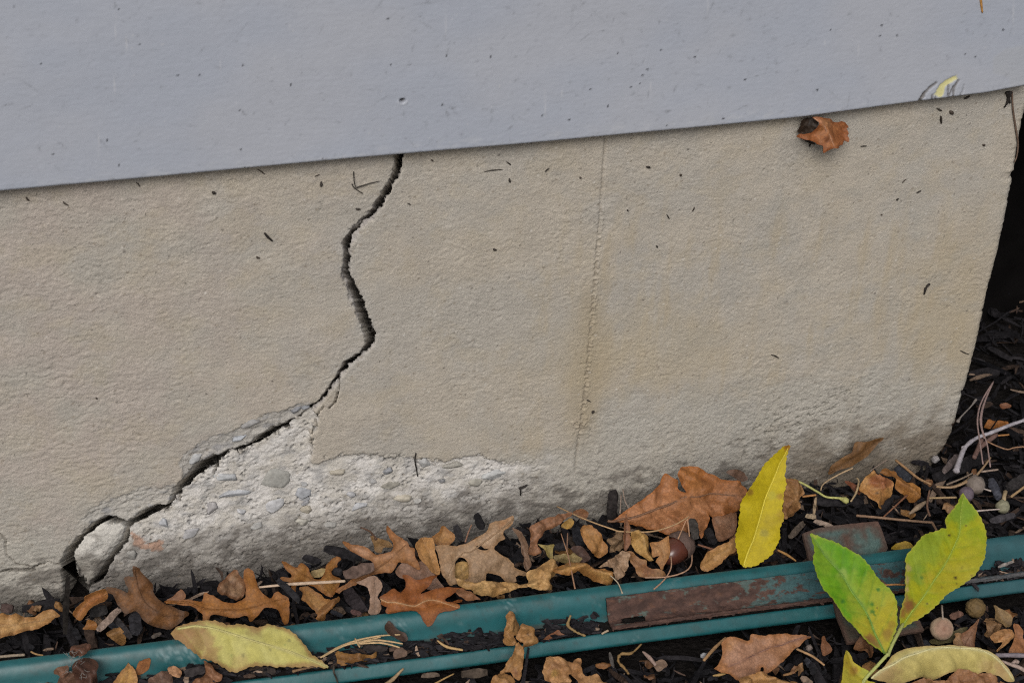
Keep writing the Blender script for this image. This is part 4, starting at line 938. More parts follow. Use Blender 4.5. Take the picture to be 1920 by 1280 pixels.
scrap('leaf_scrap', 'curled orange-tan leaf edge right of the bright orange-brown oak leaf', 'leaf', T('Z4', (500, 905), (560, 870), (640, 900), (720, 950), (745, 985), (700, 980), (620, 985), (540, 960)), T('Z4', (510, 910), (740, 975)), 0.027, 40, p=dict(roll=0.003, nz=0.002), col=dict(ROSE, c0=(.36, .19, .10)))
leaf('crumpled_leaf', 'long tan crumpled rolled leaf lying just behind the edging', 'leaf', T('Z4', (500, 775), (600, 800), (700, 820), (860, 800), (1000, 802), (1150, 830), (1240, 790), (1225, 705), (1340, 650), (1400, 600), (1460, 580), (1530, 640), (1510, 720), (1430, 790), (1470, 870), (1360, 895), (1250, 870), (1100, 885), (960, 930), (850, 940), (720, 920), (620, 880), (520, 840)),
     T('Z4', (510, 810), (700, 870), (900, 865), (1150, 850), (1350, 760), (1480, 620)), 0.022, 40, p=dict(CURLY, vs=0.005, vh=0.0016), col=dict(LTAN, c0=(.55, .39, .20), c1=(.44, .28, .125), ce=None))
leaf('curled_leaf', 'golden tan twisted leaf arching behind the edging near the joint', 'leaf', T('Z5', (430, 775), (540, 720), (640, 708), (740, 740), (850, 780), (960, 800), (1000, 900), (990, 933), (900, 922), (830, 870), (740, 825), (640, 812), (550, 850), (430, 835)), T('Z5', (440, 800), (620, 760), (760, 785), (980, 880)), 0.022, 40, p=dict(CURLY, vh=0.001), col=dict(TAN, c0=(.50, .32, .13), c1=(.38, .22, .08)))
leaf('curled_leaf', 'rose-brown leaf bent like an arch against the wall left of the joint', 'leaf', T('Z5', (150, 620), (170, 560), (180, 480), (165, 410), (180, 360), (260, 300), (400, 250), (560, 215), (600, 230), (520, 300), (440, 360), (340, 400), (320, 440), (250, 480), (230, 540), (285, 605), (200, 645)), T('Z5', (190, 600), (220, 430), (360, 330), (580, 228)), 0.022, 52, p=dict(nz=0.005, ns=0.01, crease=0.0012), col=dict(ROSE, c0=(.33, .20, .14)))
scrap('leaf_scrap', 'small mustard leaf scrap below the rose-brown arched leaf', 'leaf', T('Z5', (490, 350), (540, 290), (600, 275), (612, 330), (580, 372), (510, 370)), T('Z5', (500, 360), (600, 290)), 0.024, 50, col=dict(c0=(.44, .30, .08), c1=(.36, .22, .06)))
scrap('leaf_scrap', 'brown leaf fragment at the wall behind the long pine needle', 'leaf', T('Z5', (610, 210), (680, 180), (760, 200), (770, 240), (720, 290), (650, 260)), T('Z5', (620, 220), (750, 240)), 0.02, 50, col=dict(ROSE, c0=(.30, .16, .08)), p=dict(nz=0.003))
scrap('leaf_scrap', 'olive triangular leaf scrap standing on its point', 'leaf', T('Z5', (260, 530), (340, 535), (422, 528), (415, 600), (408, 690), (370, 660), (320, 590)), T('Z5', (340, 535), (390, 680)), 0.020, 55, col=dict(c0=(.32, .28, .115), c1=(.26, .23, .09)), smooth=1)
scrap('curled_leaf', 'pale olive rolled leaf strip behind the golden twisted leaf', 'leaf', T('Z5', (415, 650), (500, 635), (590, 650), (620, 620), (690, 680), (670, 712), (560, 712), (430, 692)), T('Z5', (420, 670), (680, 690)), 0.018, 45, p=dict(roll=0.004), col=dict(c0=(.36, .31, .18), c1=(.30, .25, .13)))
leaf('folded_leaf', 'tan oval leaf with folded-over tip near the mortar joint', 'leaf', T('Z5', (700, 360), (750, 335), (800, 360), (860, 410), (900, 480), (940, 560), (930, 620), (870, 670), (800, 640), (740, 570), (700, 500), (690, 430)), T('Z5', (740, 345), (800, 500), (890, 650)), 0.018, 50, p=dict(fold=-0.003, nz=0.002, roll=0.003), col=dict(TAN, c0=(.45, .265, .12)))
scrap('leaf_scrap', 'dark purplish leaf scrap left of the folded tan oval', 'leaf', T('Z5', (580, 570), (680, 550), (760, 620), (780, 690), (700, 720), (640, 640)), T('Z5', (590, 580), (760, 690)), 0.014, 40, col=dict(c0=(.10, .062, .058), c1=(.075, .045, .042)))
scrap('crumpled_leaf', 'grey-brown frayed leaf clump behind the pointed pink leaf', 'leaf', T('Z5', (945, 500), (1020, 430), (1100, 415), (1112, 540), (1050, 600), (970, 612)), T('Z5', (960, 590), (1100, 440)), 0.018, 45, p=dict(roll=0.006, nz=0.006, ns=0.006, crease=0.002, cs=0.004), jag=0.0016, col=dict(c0=(.26, .19, .13), c1=(.17, .12, .08)))
leaf('crumpled_leaf', 'grey-tan shrivelled leaf with torn lower edge touching the edging', 'leaf', T('Z5', (855, 762), (960, 700), (1040, 640), (1100, 605), (1150, 640), (1157, 720), (1140, 820), (1060, 885), (1020, 870), (1000, 820), (1010, 780), (940, 762)), T('Z5', (1100, 610), (1040, 720), (1040, 870)), 0.024, 46, p=dict(nz=0.005, ns=0.008, crease=0.0022, cs=0.006), col=dict(c0=(.36, .27, .205), c1=(.24, .17, .125)))
leaf('curled_leaf', 'cream-yellow curled leaf left of the acorn', 'leaf', T('Z5', (1175, 410), (1270, 405), (1340, 440), (1370, 520), (1400, 610), (1412, 680), (1350, 702), (1290, 660), (1230, 600), (1200, 520)), T('Z5', (1190, 420), (1300, 510), (1390, 690)), 0.020, 48, p=dict(roll=0.006, crease=0.0015, nz=0.002), col=dict(c0=(.54, .385, .17), c1=(.42, .26, .095)))
leaf('leaf_piece', 'flat tan torn leaf piece touching the acorn', 'leaf', T('Z5', (1375, 512), (1460, 510), (1560, 452), (1572, 540), (1582, 640), (1530, 720), (1500, 795), (1470, 740), (1440, 700), (1480, 650), (1410, 662), (1400, 580)), T('Z5', (1390, 530), (1500, 590), (1510, 770)), 0.018, 46, p=dict(nz=0.002), col=dict(TAN, c0=(.42, .26, .135), c1=(.36, .205, .10)))
leaf('leaf_piece', 'brown-tan torn leaf below the cream curled leaf beside the edging', 'leaf', T('Z5', (1125, 622), (1190, 605), (1270, 670), (1340, 700), (1350, 760), (1420, 780), (1500, 800), (1535, 852), (1400, 872), (1300, 852), (1270, 842), (1230, 760), (1170, 680)), T('Z5', (1140, 620), (1280, 740), (1500, 850)), 0.020, 42, p=dict(nz=0.004, ns=0.012), col=dict(c0=(.38, .235, .125), c1=(.27, .15, .075), patches=[(1215, 1068, 12, (.20, .085, .035), .9)]))
leaf('pointed_leaf', 'narrow pink-brown pointed leaf standing upright over the mulch', 'leaf', T('Z5', (1135, 230), (1150, 270), (1170, 330), (1170, 420), (1180, 500), (1140, 592), (1110, 580), (1115, 480), (1105, 400), (1125, 300)), T('Z5', (1135, 235), (1142, 400), (1125, 585)), 0.026, 60, p=dict(fold=-0.002), col=dict(ROSE, c0=(.32, .175, .13), c1=(.27, .14, .10)), sp=0.001)
# --- large brown leaf on the wall
leaf('broad_leaf', 'large rusty brown torn leaf lying against the wall left of the yellow leaf', 'leaf', T('Z6', (0, 832), (70, 820), (170, 740), (300, 650), (430, 560), (530, 460), (560, 400), (600, 345), (640, 380), (700, 440), (735, 520), (785, 552), (755, 470), (715, 430), (715, 380), (750, 300), (820, 275), (920, 290), (1020, 340), (1100, 380), (1180, 420), (1290, 430), (1350, 480),
     (1400, 520), (1400, 620), (1330, 700), (1270, 740), (1180, 770), (1080, 795), (1005, 745), (1030, 800), (1030, 880), (990, 960), (962, 1005), (930, 930), (820, 930), (760, 985), (700, 960), (640, 960), (600, 970), (540, 940), (430, 910), (300, 880), (200, 850), (100, 842)),
     T('Z6', (10, 832), (170, 815), (330, 780), (640, 660), (900, 590), (1150, 562), (1340, 600)), 0.014, 48, smooth=2, p=dict(nz=0.006, ns=0.02, fold=0.004, vs=0.013, va=0.7, vh=0.0026, crum=0.0011), rib=0.0008, ribcol=(.20, .105, .06), col=dict(c0=(.42, .215, .115), c1=(.34, .165, .082), ce=(.34, .135, .04), ew=0.0015, kv=.6, patches=[(1300, 885, 40, (.34, .15, .045), .9), (1345, 905, 26, (.30, .13, .05), .7), (1365, 950, 18, (.30, .125, .04), .8)]))
scrap('leaf_piece', 'dusty rose speckled leaf piece under the large brown leaf by the yellow leaf', 'leaf', T('Z6', (1045, 795), (1180, 775), (1290, 740), (1280, 930), (1180, 1025), (1090, 1032), (1060, 900)), T('Z6', (1060, 800), (1180, 1000)), 0.010, 44, p=dict(nz=0.002), col=dict(ROSE, c0=(.31, .20, .15)))
scrap('leaf_scrap', 'mauve-brown leaf fragment at the wall above the large brown leaf', 'leaf', T('Z6', (1185, 350), (1230, 318), (1310, 318), (1375, 370), (1400, 420), (1340, 440), (1270, 400)), T('Z6', (1190, 350), (1380, 420)), 0.02, 55, col=dict(c0=(.19, .125, .105), c1=(.14, .09, .07)), p=dict(nz=0.002))
leaf('oval_leaf', 'small tan oval leaf between acorn and upright yellow leaf', 'leaf', T('Y8', (930, 225), (980, 140), (1080, 90), (1190, 30), (1225, 100), (1190, 135), (1120, 180), (1080, 230), (980, 288), (940, 262)), T('Y8', (945, 250), (1060, 160), (1200, 70)), 0.022, 44, p=dict(fold=-0.002, nz=0.002, roll=0.002), col=dict(LTAN, c0=(.46, .29, .125)))
leaf('yellow_leaf', 'bright yellow leaf standing upright with its tip against the wall', 'leaf', T('Z6', (1818, 88), (1800, 150), (1780, 210), (1775, 300), (1760, 380), (1765, 460), (1745, 540), (1740, 640), (1720, 720), (1730, 790), (1700, 870), (1690, 930), (1700, 990), (1670, 1080), (1600, 1170), (1500, 1250), (1440, 1285), (1340, 1285), (1300, 1210), (1270, 1100), (1260, 950), (1270, 870),
     (1290, 760), (1320, 640), (1350, 560), (1400, 480), (1450, 410), (1500, 340), (1570, 240), (1640, 180), (1720, 110), (1770, 80)), T('Z6', (1350, 1285), (1450, 1020), (1530, 760), (1620, 480), (1720, 260), (1810, 92)), 0.030, 58, az=-8, mat=M_FRESH, p=dict(fold=-0.0045, rip=0.0022, rk=20, nz=0.0012, serr=0.0008, serrl=0.0036, vs=0.0085, vh=0.0001), rib=0.0006, ribcol=(.62, .52, .06),
     col=dict(c0=(.62, .495, .016), c1=(.56, .435, .012), cv=(.54, .43, .012), kv=.15, patches=[(1406, 922, 7, (.36, .20, .03), .9), (1466, 965, 12, (.42, .27, .03), .7), (1448, 975, 14, (.47, .36, .03), .6), (1432, 1000, 8, (.36, .31, .06), .8), (1477, 838, 8, (.36, .14, .02), 1), (1464, 930, 8, (.42, .24, .03), .8), (1447, 927, 9, (.50, .45, .05), .7)]))
# --- right of the yellow leaf
leaf('curled_leaf', 'brown double-curled leaf just right of the upright yellow leaf', 'leaf', T('Y1', (30, 430), (120, 408), (180, 440), (240, 520), (243, 570), (200, 620), (203, 680), (150, 775), (60, 812), (10, 800), (20, 650), (30, 560)), T('Y1', (60, 800), (120, 620), (140, 430)), 0.012, 50, p=dict(roll=0.006, nz=0.004, ns=0.008, crease=0.0025, cs=0.008), col=dict(c0=(.36, .22, .105), c1=(.25, .135, .06)))
scrap('leaf_scrap', 'small rust-red leaf scrap in the mulch left of the cupped leaf', 'leaf', T('Y1', (660, 430), (720, 445), (770, 470), (825, 500), (810, 572), (780, 560), (720, 500), (680, 472)), T('Y1', (665, 435), (810, 560)), 0.006, 45, col=dict(c0=(.22, .085, .045), c1=(.17, .065, .035)))
leaf('cupped_leaf', 'tan cupped leaf with red-brown folded inside on dark mulch', 'leaf', T('Y1', (905, 345), (960, 380), (1070, 405), (1152, 450), (1140, 520), (1110, 600), (1060, 640), (990, 725), (940, 660), (880, 600), (835, 540), (828, 470), (860, 400)), T('Y1', (920, 360), (990, 520), (990, 715)), 0.006, 46, p=dict(roll=0.007, nz=0.003, crease=0.0014), col=dict(c0=(.46, .275, .11), c1=(.38, .205, .075), patches=[(1640, 900, 13, (.30, .125, .06), 1.0), (1658, 903, 14, (.31, .13, .065), 1.0)], spots=[(1645, 924, 2.5, (.10, .07, .04))]))
leaf('lobed_leaf', 'orange-tan lobed leaf right behind the cupped leaf', 'leaf', T('Y1', (1005, 352), (1060, 308), (1130, 308), (1192, 340), (1190, 390), (1240, 400), (1270, 440), (1350, 470), (1415, 530), (1400, 605), (1340, 642), (1280, 580), (1220, 550), (1170, 490), (1150, 400), (1080, 390)), T('Y1', (1020, 350), (1180, 410), (1260, 500), (1370, 590)), 0.006, 42, p=dict(roll=0.005, nz=0.003), col=dict(c0=(.38, .195, .060), c1=(.29, .14, .045)))
leaf('brown_leaf', 'thin brown leaf blade stuck flat to the foot of the wall near its corner', 'leaf', T('Y1', (1055, 8), (1000, 60), (940, 130), (850, 210), (760, 270), (690, 300), (600, 322), (500, 372), (520, 290), (620, 220), (720, 150), (770, 60), (880, 40), (980, 15)), T('Y1', (510, 350), (750, 200), (1045, 15)), 0.010, 75, p=dict(nz=0.002), col=dict(c0=(.20, .115, .050), c1=(.14, .078, .034)))
scrap('leaf_scrap', 'small mustard-yellow leaf peeking out behind the teal edging', 'leaf', T('Y1', (1130, 1110), (1180, 1060), (1250, 1033), (1310, 1050), (1340, 1095), (1300, 1125)), T('Y1', (1150, 1100), (1320, 1070)), 0.016, 42, col=dict(c0=(.46, .36, .05), c1=(.40, .28, .04)))
scrap('leaf_scrap', 'orange-brown leaf scrap in the shade beyond the wall corner', 'leaf', T('Y4', (368, 405), (390, 365), (420, 375), (490, 375), (492, 397), (440, 412), (390, 412)), T('Y4', (375, 400), (485, 385)), 0.002, 30, col=dict(c0=(.30, .13, .035), c1=(.24, .10, .03)), p=dict(nz=0.003))
scrap('leaf_scrap', 'faint brown leaf scrap deep in the shade beyond the corner', 'leaf', T('Y4', (450, 285), (480, 280), (512, 292), (500, 306), (460, 305)), T('Y4', (455, 290), (510, 298)), 0.002, 25, col=dict(c0=(.22, .10, .055), c1=(.18, .08, .045)))
# --- compound leaf at the right: leaflets on one stalk
cl = empty('compound_leaf', on_z([(1660, 1225)], 0.02)[0])
tag(cl, 'leaf stalk carrying a green, a yellow-green and a pale curled leaflet at lower right', 'leaf')
GP = dict(serr=0.0007, serrl=0.0042, vs=0.0085, va=0.85, vh=0.00008)
_, P42, _ = blade(T('Y3', (150, 380), (185, 385), (230, 410), (300, 435), (370, 470), (450, 520), (510, 570), (560, 620), (600, 665), (640, 735), (690, 790), (725, 850), (745, 900), (750, 990), (740, 1060), (715, 1130), (690, 1190), (675, 1225), (640, 1200), (570, 1160), (510, 1110), (450, 1045), (390, 980), (330, 900), (280, 840), (235, 780), (215, 730), (185, 680), (165, 610), (160, 550), (175, 500), (170, 450)),
      T('Y3', (675, 1225), (600, 1080), (540, 930), (450, 790), (370, 670), (250, 520), (155, 388)), 0.024, 38, parent=cl, name='leaflet', label='green leaflet yellowing towards its browned base', mat=M_FRESH, p=dict(GP, fold=-0.003, rip=0.0012, nz=0.0015), rib=0.0005, ribcol=(.17, .30, .05),
      col=dict(c0=(.120, .330, .008), c1=(.175, .380, .010), ce=(.30, .40, .03), ew=0.0008, cm=(.16, .29, .05), cv=(.105, .25, .02), kv=.4,
               patches=[(1650, 1180, 46, (.52, .42, .025), 1.0), (1668, 1145, 34, (.48, .42, .025), .95), (1625, 1170, 34, (.46, .42, .03), .9), (1610, 1140, 24, (.30, .39, .03), .7), (1640, 1100, 30, (.36, .41, .03), .8), (1590, 1090, 22, (.32, .45, .04), .6), (1665, 1185, 10, (.30, .17, .03), .8), (1630, 1200, 13, (.28, .13, .04), 1.0), (1642, 1207, 9, (.30, .15, .05), .9), (1672, 1170, 8, (.34, .22, .03), .7), (1540, 1050, 26, (.24, .38, .03), .6), (1582, 1073, 10, (.36, .48, .10), .7), (1525, 1003, 9, (.40, .42, .04), .9)],
               spots=[(1647, 1105, 4.0, (.06, .20, .02)), (1580, 1127, 4.5, (.06, .20, .02)), (1636, 1132, 4, (.07, .21, .02)), (1636, 1146, 4, (.08, .21, .02)), (1628, 1158, 2.4, (.05, .13, .02)), (1645, 1138, 1.5, (.1, .08, .02)), (1653, 1180, 1.6, (.07, .06, .02)), (1640, 1153, 2.5, (.12, .24, .02))]))
_, P43, _ = blade(T('Y3', (1230, 88), (1260, 140), (1300, 200), (1330, 250), (1360, 320), (1378, 400), (1370, 500), (1350, 570), (1310, 650), (1260, 705), (1180, 760), (1100, 810), (1040, 870), (970, 940), (900, 985), (840, 1015), (800, 1042), (780, 1020), (775, 940), (800, 850), (810, 780), (805, 690), (810, 600), (815, 540), (860, 470), (910, 410), (960, 380), (1020, 365), (1070, 345), (1108, 338), (1088, 300), (1100, 260), (1150, 210), (1190, 150)),
      T('Y3', (790, 1035), (870, 930), (960, 800), (1070, 630), (1150, 500), (1200, 360), (1230, 95)), 0.026, 40, parent=cl, name='leaflet', label='yellow-green leaflet with a bite out of its upper edge', mat=M_FRESH, p=dict(GP, fold=-0.003, rip=0.0014, nz=0.0015), rib=0.0005, ribcol=(.30, .38, .06), smooth=2, anchor=(1691, 1176),
      col=dict(c0=(.42, .42, .010), c1=(.33, .40, .010), cm=(.27, .37, .03), cv=(.24, .33, .012), kv=.38, ce=(.42, .42, .05), ew=0.0006,
               patches=[(1800, 955, 36, (.22, .35, .028), .95), (1740, 1035, 34, (.27, .38, .035), .8), (1725, 1080, 18, (.17, .31, .03), .8), (1790, 1090, 50, (.45, .38, .022), .8), (1820, 1050, 36, (.43, .39, .024), .7), (1720, 1150, 26, (.46, .37, .02), .9), (1702, 1135, 12, (.26, .11, .03), 1.0), (1697, 1120, 9, (.30, .15, .05), .9), (1697, 1085, 9, (.50, .36, .16), .95), (1696, 1065, 8, (.50, .36, .16), .9), (1697, 1105, 7, (.48, .34, .15), .9), (1692, 1150, 7, (.30, .14, .03), .8), (1742, 1085, 12, (.48, .40, .025), .8)],
               spots=[(1779, 1003, 2.6, (.03, .02, .01)), (1811, 985, 1.9, (.10, .06, .02)), (1792, 1083, 3.0, (.06, .04, .015)), (1803, 1063, 1.9, (.05, .035, .015)), (1738, 1130, 2.0, (.06, .05, .015)), (1794, 1093, 1.4, (.08, .06, .02)), (1765, 1100, 1.5, (.25, .18, .03)), (1728, 1082, 2.6, (.10, .2, .03)), (1823, 1078, 1.5, (.2, .06, .02))]))
blade(T('Y2', (395, 1232), (480, 1150), (560, 1060), (640, 980), (760, 930), (920, 910), (1060, 905), (1220, 900), (1380, 915), (1530, 940), (1640, 1000), (1720, 1080), (1780, 1160), (1828, 1250), (1790, 1268), (1740, 1260), (1690, 1210), (1600, 1170), (1530, 1160), (1450, 1198), (1340, 1150), (1240, 1155), (1150, 1190), (1100, 1218), (1000, 1190), (900, 1220), (800, 1250), (700, 1278), (560, 1268)),
      T('Y2', (400, 1225), (600, 1090), (850, 970), (1150, 925), (1450, 945), (1650, 1030), (1810, 1240)), 0.014, 40, parent=cl, name='leaflet', label='pale cream-yellow curled leaflet', mat=M_FRESH, p=dict(rip=0.0035, rk=24, nz=0.002, curl=-0.007, vs=0.010, vh=0.0012), rib=0.0006, ribcol=(.62, .57, .30),
      col=dict(c0=(.64, .535, .185), c1=(.58, .48, .16), cm=(.62, .58, .32), cv=(.50, .42, .16), kv=.2, ce=(.46, .32, .13), ew=0.0012, patches=[(1660, 1260, 26, (.46, .31, .14), .8), (1880, 1255, 22, (.45, .29, .12), .9), (1700, 1215, 22, (.50, .43, .17), .5), (1850, 1250, 14, (.48, .33, .13), .7)]))
blade(T('Y2', (145, 948), (190, 1010), (220, 1080), (300, 1130), (365, 1170), (335, 1240), (430, 1285), (350, 1330), (60, 1330), (75, 1250), (90, 1150), (110, 1040)), T('Y2', (330, 1260), (220, 1150), (148, 955)), 0.012, 40, parent=cl, name='leaflet', label='small folded bright yellow leaflet at the bottom edge', mat=M_FRESH, p=dict(fold=-0.004, nz=0.002), rib=0.0, 
      col=dict(c0=(.56, .47, .035), c1=(.50, .43, .05), patches=[(1602, 1255, 9, (.36, .18, .03), .9), (1590, 1240, 12, (.50, .36, .03), .7), (1625, 1260, 16, (.40, .43, .06), .8)], spots=[(1587, 1243, 1.8, (.25, .16, .03))]))
def P3(px, z):
    return against(on_z(px, z)) if np.ndim(z) == 0 else against(np.vstack([on_z([p_], zz)[0] for p_, zz in zip(px, z)]))
for pts, zz, r in ((T('Y2', (280, 1330), (330, 1240), (420, 1140), (540, 1010), (560, 985)), [.012, .015, .020, .026, .027], [.0011, .0010, .0009]), (T('Y2', (560, 1005), (600, 900), (650, 800), (695, 715), (710, 690)), [.026, .028, .029, .0285, .028], [.0009, .0010, .0011, .0008])):
    V, F = tube(catmull(P3(pts, zz), 4), r, 8)
    add('stalk', V, F, M_FRESH, np.array([.40, .43, .14]) * (1 + 0.1 * rng.uniform(-1, 1, (len(V), 1))), parent=cl)
# --- front row
leaf('broad_leaf', 'rose-tan flat leaf with a small dark hole in front of the edging', 'leaf', T('Y5', (250, 602), (300, 550), (340, 420), (328, 310), (390, 235), (470, 225), (560, 245), (660, 267), (672, 220), (690, 178), (760, 195), (850, 207), (980, 185), (1150, 180), (1260, 195), (1418, 200), (1330, 270), (1280, 320), (1230, 340), (1150, 430), (1050, 530), (940, 620), (860, 672), (800, 690), (560, 760), (430, 662), (330, 632)),
     T('Y5', (1405, 202), (1150, 280), (980, 320), (800, 390), (640, 480), (420, 560)), 0.004, 32, smooth=2, holes=[T('Y5', (800, 590), (822, 585), (832, 615), (820, 650), (790, 660), (795, 620))], p=dict(nz=0.002, fold=-0.002, vs=0.014, va=0.6, vh=0.0006), rib=0.0004, ribcol=(.22, .12, .09), col=dict(c0=(.38, .235, .175), c1=(.34, .20, .145), ce=(.30, .14, .055), ew=0.0022, cm=(.22, .12, .09), cv=(.28, .16, .11), kv=.45, patches=[(1465, 1200, 40, (.38, .21, .125), .8), (1365, 1205, 16, (.42, .23, .10), .7), (1350, 1255, 16, (.40, .20, .08), .7)]))
leaf('curled_leaf', 'orange-tan curled leaf at the bottom edge below the rose-tan leaf', 'leaf', T('Y5', (545, 775), (600, 700), (700, 664), (820, 655), (920, 710), (1020, 702), (1080, 745), (1230, 758), (1290, 830), (1100, 880), (800, 900), (580, 850)), T('Y5', (570, 800), (800, 760), (1250, 800)), 0.010, 34, p=dict(CURLY), col=dict(LTAN, c0=(.47, .28, .125)))
c48 = empty('curled_leaf', on_z([(960, 1270)], 0.006)[0]); tag(c48, 'tall tan twisted leaf standing in the edging trough and over its lip', 'leaf')
CT = dict(LTAN, c0=(.46, .30, .145), c1=(.36, .215, .095))
blade(T('Z7', (370, 260), (400, 233), (450, 270), (470, 330), (512, 370), (500, 450), (480, 482), (430, 492), (452, 560), (380, 582), (358, 560), (355, 480), (338, 440), (360, 350)), T('Z7', (400, 245), (430, 380), (400, 570)), 0.017, 52, parent=c48, p=dict(roll=0.006, crease=0.002, cs=0.006, nz=0.002), col=dict(CT, patches=[(957, 1152, 6, (.25, .11, .05), .9), (957, 1205, 9, (.33, .18, .055), .7)]))
blade(T('Z7', (508, 368), (580, 380), (640, 440), (677, 530), (640, 580), (560, 602), (510, 640), (530, 560), (480, 530), (478, 480)), T('Z7', (520, 380), (600, 470), (540, 600)), 0.020, 52, parent=c48, p=dict(roll=0.006, crease=0.0015, nz=0.002), col=dict(CT, spots=[(989, 1187, 3.4, (.10, .06, .03))]))
blade(T('Z7', (500, 555), (540, 640), (547, 690), (520, 750), (505, 850), (480, 935), (430, 900), (400, 850), (350, 852), (300, 872), (360, 770), (420, 670), (470, 590)), T('Z7', (510, 570), (450, 720), (360, 850)), 0.014, 45, parent=c48, p=dict(crease=0.0012, nz=0.003, curl=0.004), rib=0.0006, col=dict(CT, patches=[(963, 1265, 10, (.22, .11, .06), 1.0)]))
blade(T('Z7', (262, 880), (340, 858), (420, 900), (460, 960), (480, 1060), (230, 1060), (218, 940)), T('Z7', (280, 890), (380, 1040)), 0.008, 38, parent=c48, p=dict(roll=0.005, nz=0.002), col=dict(CT, c0=(.42, .245, .13)))
leaf('curled_leaf', 'tan twisted leaf on black mulch at the bottom centre', 'leaf', T('Z7', (768, 700), (850, 703), (960, 720), (1030, 750), (1100, 708), (1137, 740), (1110, 800), (1150, 860), (1190, 900), (1270, 868), (1302, 900), (1310, 960), (1430, 970), (1430, 1050), (1120, 1050), (1060, 930), (980, 872), (1000, 955), (900, 950), (780, 932), (728, 880), (740, 800)),
     T('Z7', (780, 760), (950, 790), (1100, 900), (1250, 1000)), 0.010, 40, p=dict(roll=0.005, crease=0.0018, nz=0.004, ns=0.012), rib=0.0006, col=dict(c0=(.44, .275, .145), c1=(.34, .19, .09), patches=[(1035, 1255, 13, (.30, .17, .10), .8), (1040, 1262, 8, (.46, .33, .12), .8)]))
leaf('curled_leaf', 'golden brown folded leaf lying in the edging trough', 'leaf', T('Z8', (375, 560), (400, 535), (450, 550), (550, 562), (650, 572), (730, 560), (772, 530), (772, 590), (700, 622), (600, 642), (500, 662), (400, 685), (380, 620)), T('Z8', (390, 600), (560, 610), (760, 560)), 0.012, 40, p=dict(roll=0.003, nz=0.003, ns=0.01), col=dict(c0=(.33, .19, .065), c1=(.20, .105, .038)))
scrap('leaf_scrap', 'dark brown curled leaf lying on the edging under the orange leaf', 'leaf', T('Z8', (858, 290), (880, 250), (910, 228), (960, 280), (1010, 330), (1070, 370), (1092, 430), (1040, 440), (950, 400), (880, 360)), T('Z8', (900, 240), (1070, 420)), 0.018, 42, p=dict(nz=0.003, curl=0.003), col=dict(c0=(.075, .048, .040), c1=(.055, .034, .028)))
scrap('leaf_scrap', 'small mauve-grey round leaf scrap in the trough', 'leaf', T('Z8', (945, 560), (970, 510), (1030, 495), (1085, 545), (1070, 590), (960, 610)), T('Z8', (950, 600), (1060, 510)), 0.012, 30, col=dict(c0=(.20, .15, .13), c1=(.16, .115, .10)))
leaf('pointed_leaf', 'tan pointed leaf standing in front of the edging at bottom left', 'leaf', T('Z1', (1130, 1310), (1190, 1190), (1240, 1130), (1292, 1093), (1340, 1140), (1367, 1220), (1350, 1330)), T('Z1', (1240, 1310), (1270, 1200), (1292, 1098)), 0.010, 45, p=dict(fold=-0.003, nz=0.0015), col=dict(LTAN, c0=(.47, .30, .115), c1=(.40, .235, .08)), rib=0.0005)
scrap('leaf_scrap', 'slim orange leaf sliver beside the pointed tan leaf', 'leaf', T('Z1', (1355, 1165), (1420, 1120), (1512, 1108), (1480, 1150), (1370, 1205)), T('Z1', (1360, 1190), (1505, 1112)), 0.014, 35, col=dict(c0=(.34, .155, .05), c1=(.27, .115, .04)))
scrap('leaf_scrap', 'peach-pink rounded leaf flake in the trough at left', 'leaf', T('Z1', (1668, 1140), (1740, 1103), (1812, 1160), (1803, 1222), (1750, 1212), (1700, 1180)), T('Z1', (1680, 1150), (1800, 1200)), 0.016, 38, p=dict(roll=0.003), col=dict(c0=(.55, .355, .235), c1=(.46, .275, .175)))
scrap('leaf_scrap', 'mauve crumpled leaf at the bottom edge left of the yellow leaf tip', 'leaf', T('Z2', (520, 1250), (590, 1200), (640, 1190), (700, 1165), (770, 1240), (750, 1320), (560, 1320)), T('Z2', (560, 1300), (740, 1200)), 0.012, 34, p=dict(nz=0.004, crease=0.0015), col=dict(c0=(.19, .125, .105), c1=(.13, .085, .07)))
scrap('curled_leaf', 'rosy brown curled leaf under the pale yellow leaf in the trough', 'leaf', T('Z2', (1080, 1065), (1130, 1090), (1190, 1160), (1260, 1225), (1200, 1290), (1080, 1310), (950, 1290), (1040, 1230), (1100, 1180)), T('Z2', (1090, 1080), (1150, 1170), (1050, 1280)), 0.012, 36, p=dict(roll=0.004, crease=0.0015), col=dict(ROSE, c0=(.27, .155, .10)))
cb = empty('leaf_clump', on_z([(140, 1275)], 0.012)[0]); tag(cb, 'dark brown clump of rotted leaves with white mould on the edging at left', 'leaf clump')
blade(T('Z1', (695, 950), (740, 910), (850, 888), (905, 905), (880, 980), (820, 1010), (720, 1010)), T('Z1', (710, 960), (890, 910)), 0.030, 45, parent=cb, p=dict(roll=0.005, nz=0.004, crease=0.002), col=dict(c0=(.17, .085, .060), c1=(.10, .052, .038)))
blade(T('Z1', (790, 1040), (900, 1030), (985, 1080), (960, 1170), (975, 1250), (930, 1310), (800, 1310), (740, 1200), (720, 1110)), T('Z1', (820, 1060), (900, 1290)), 0.022, 48, parent=cb, p=dict(roll=0.009, nz=0.004, crease=0.002), col=dict(c0=(.11, .055, .040), c1=(.075, .038, .030)), mat=M_LEAF)
blade(T('Z1', (530, 1150), (640, 1108), (690, 1120), (680, 1190), (620, 1225), (560, 1190)), T('Z1', (540, 1150), (680, 1160)), 0.026, 42, parent=cb, p=dict(roll=0.004, nz=0.003), col=dict(c0=(.25, .15, .11), c1=(.18, .10, .075)))
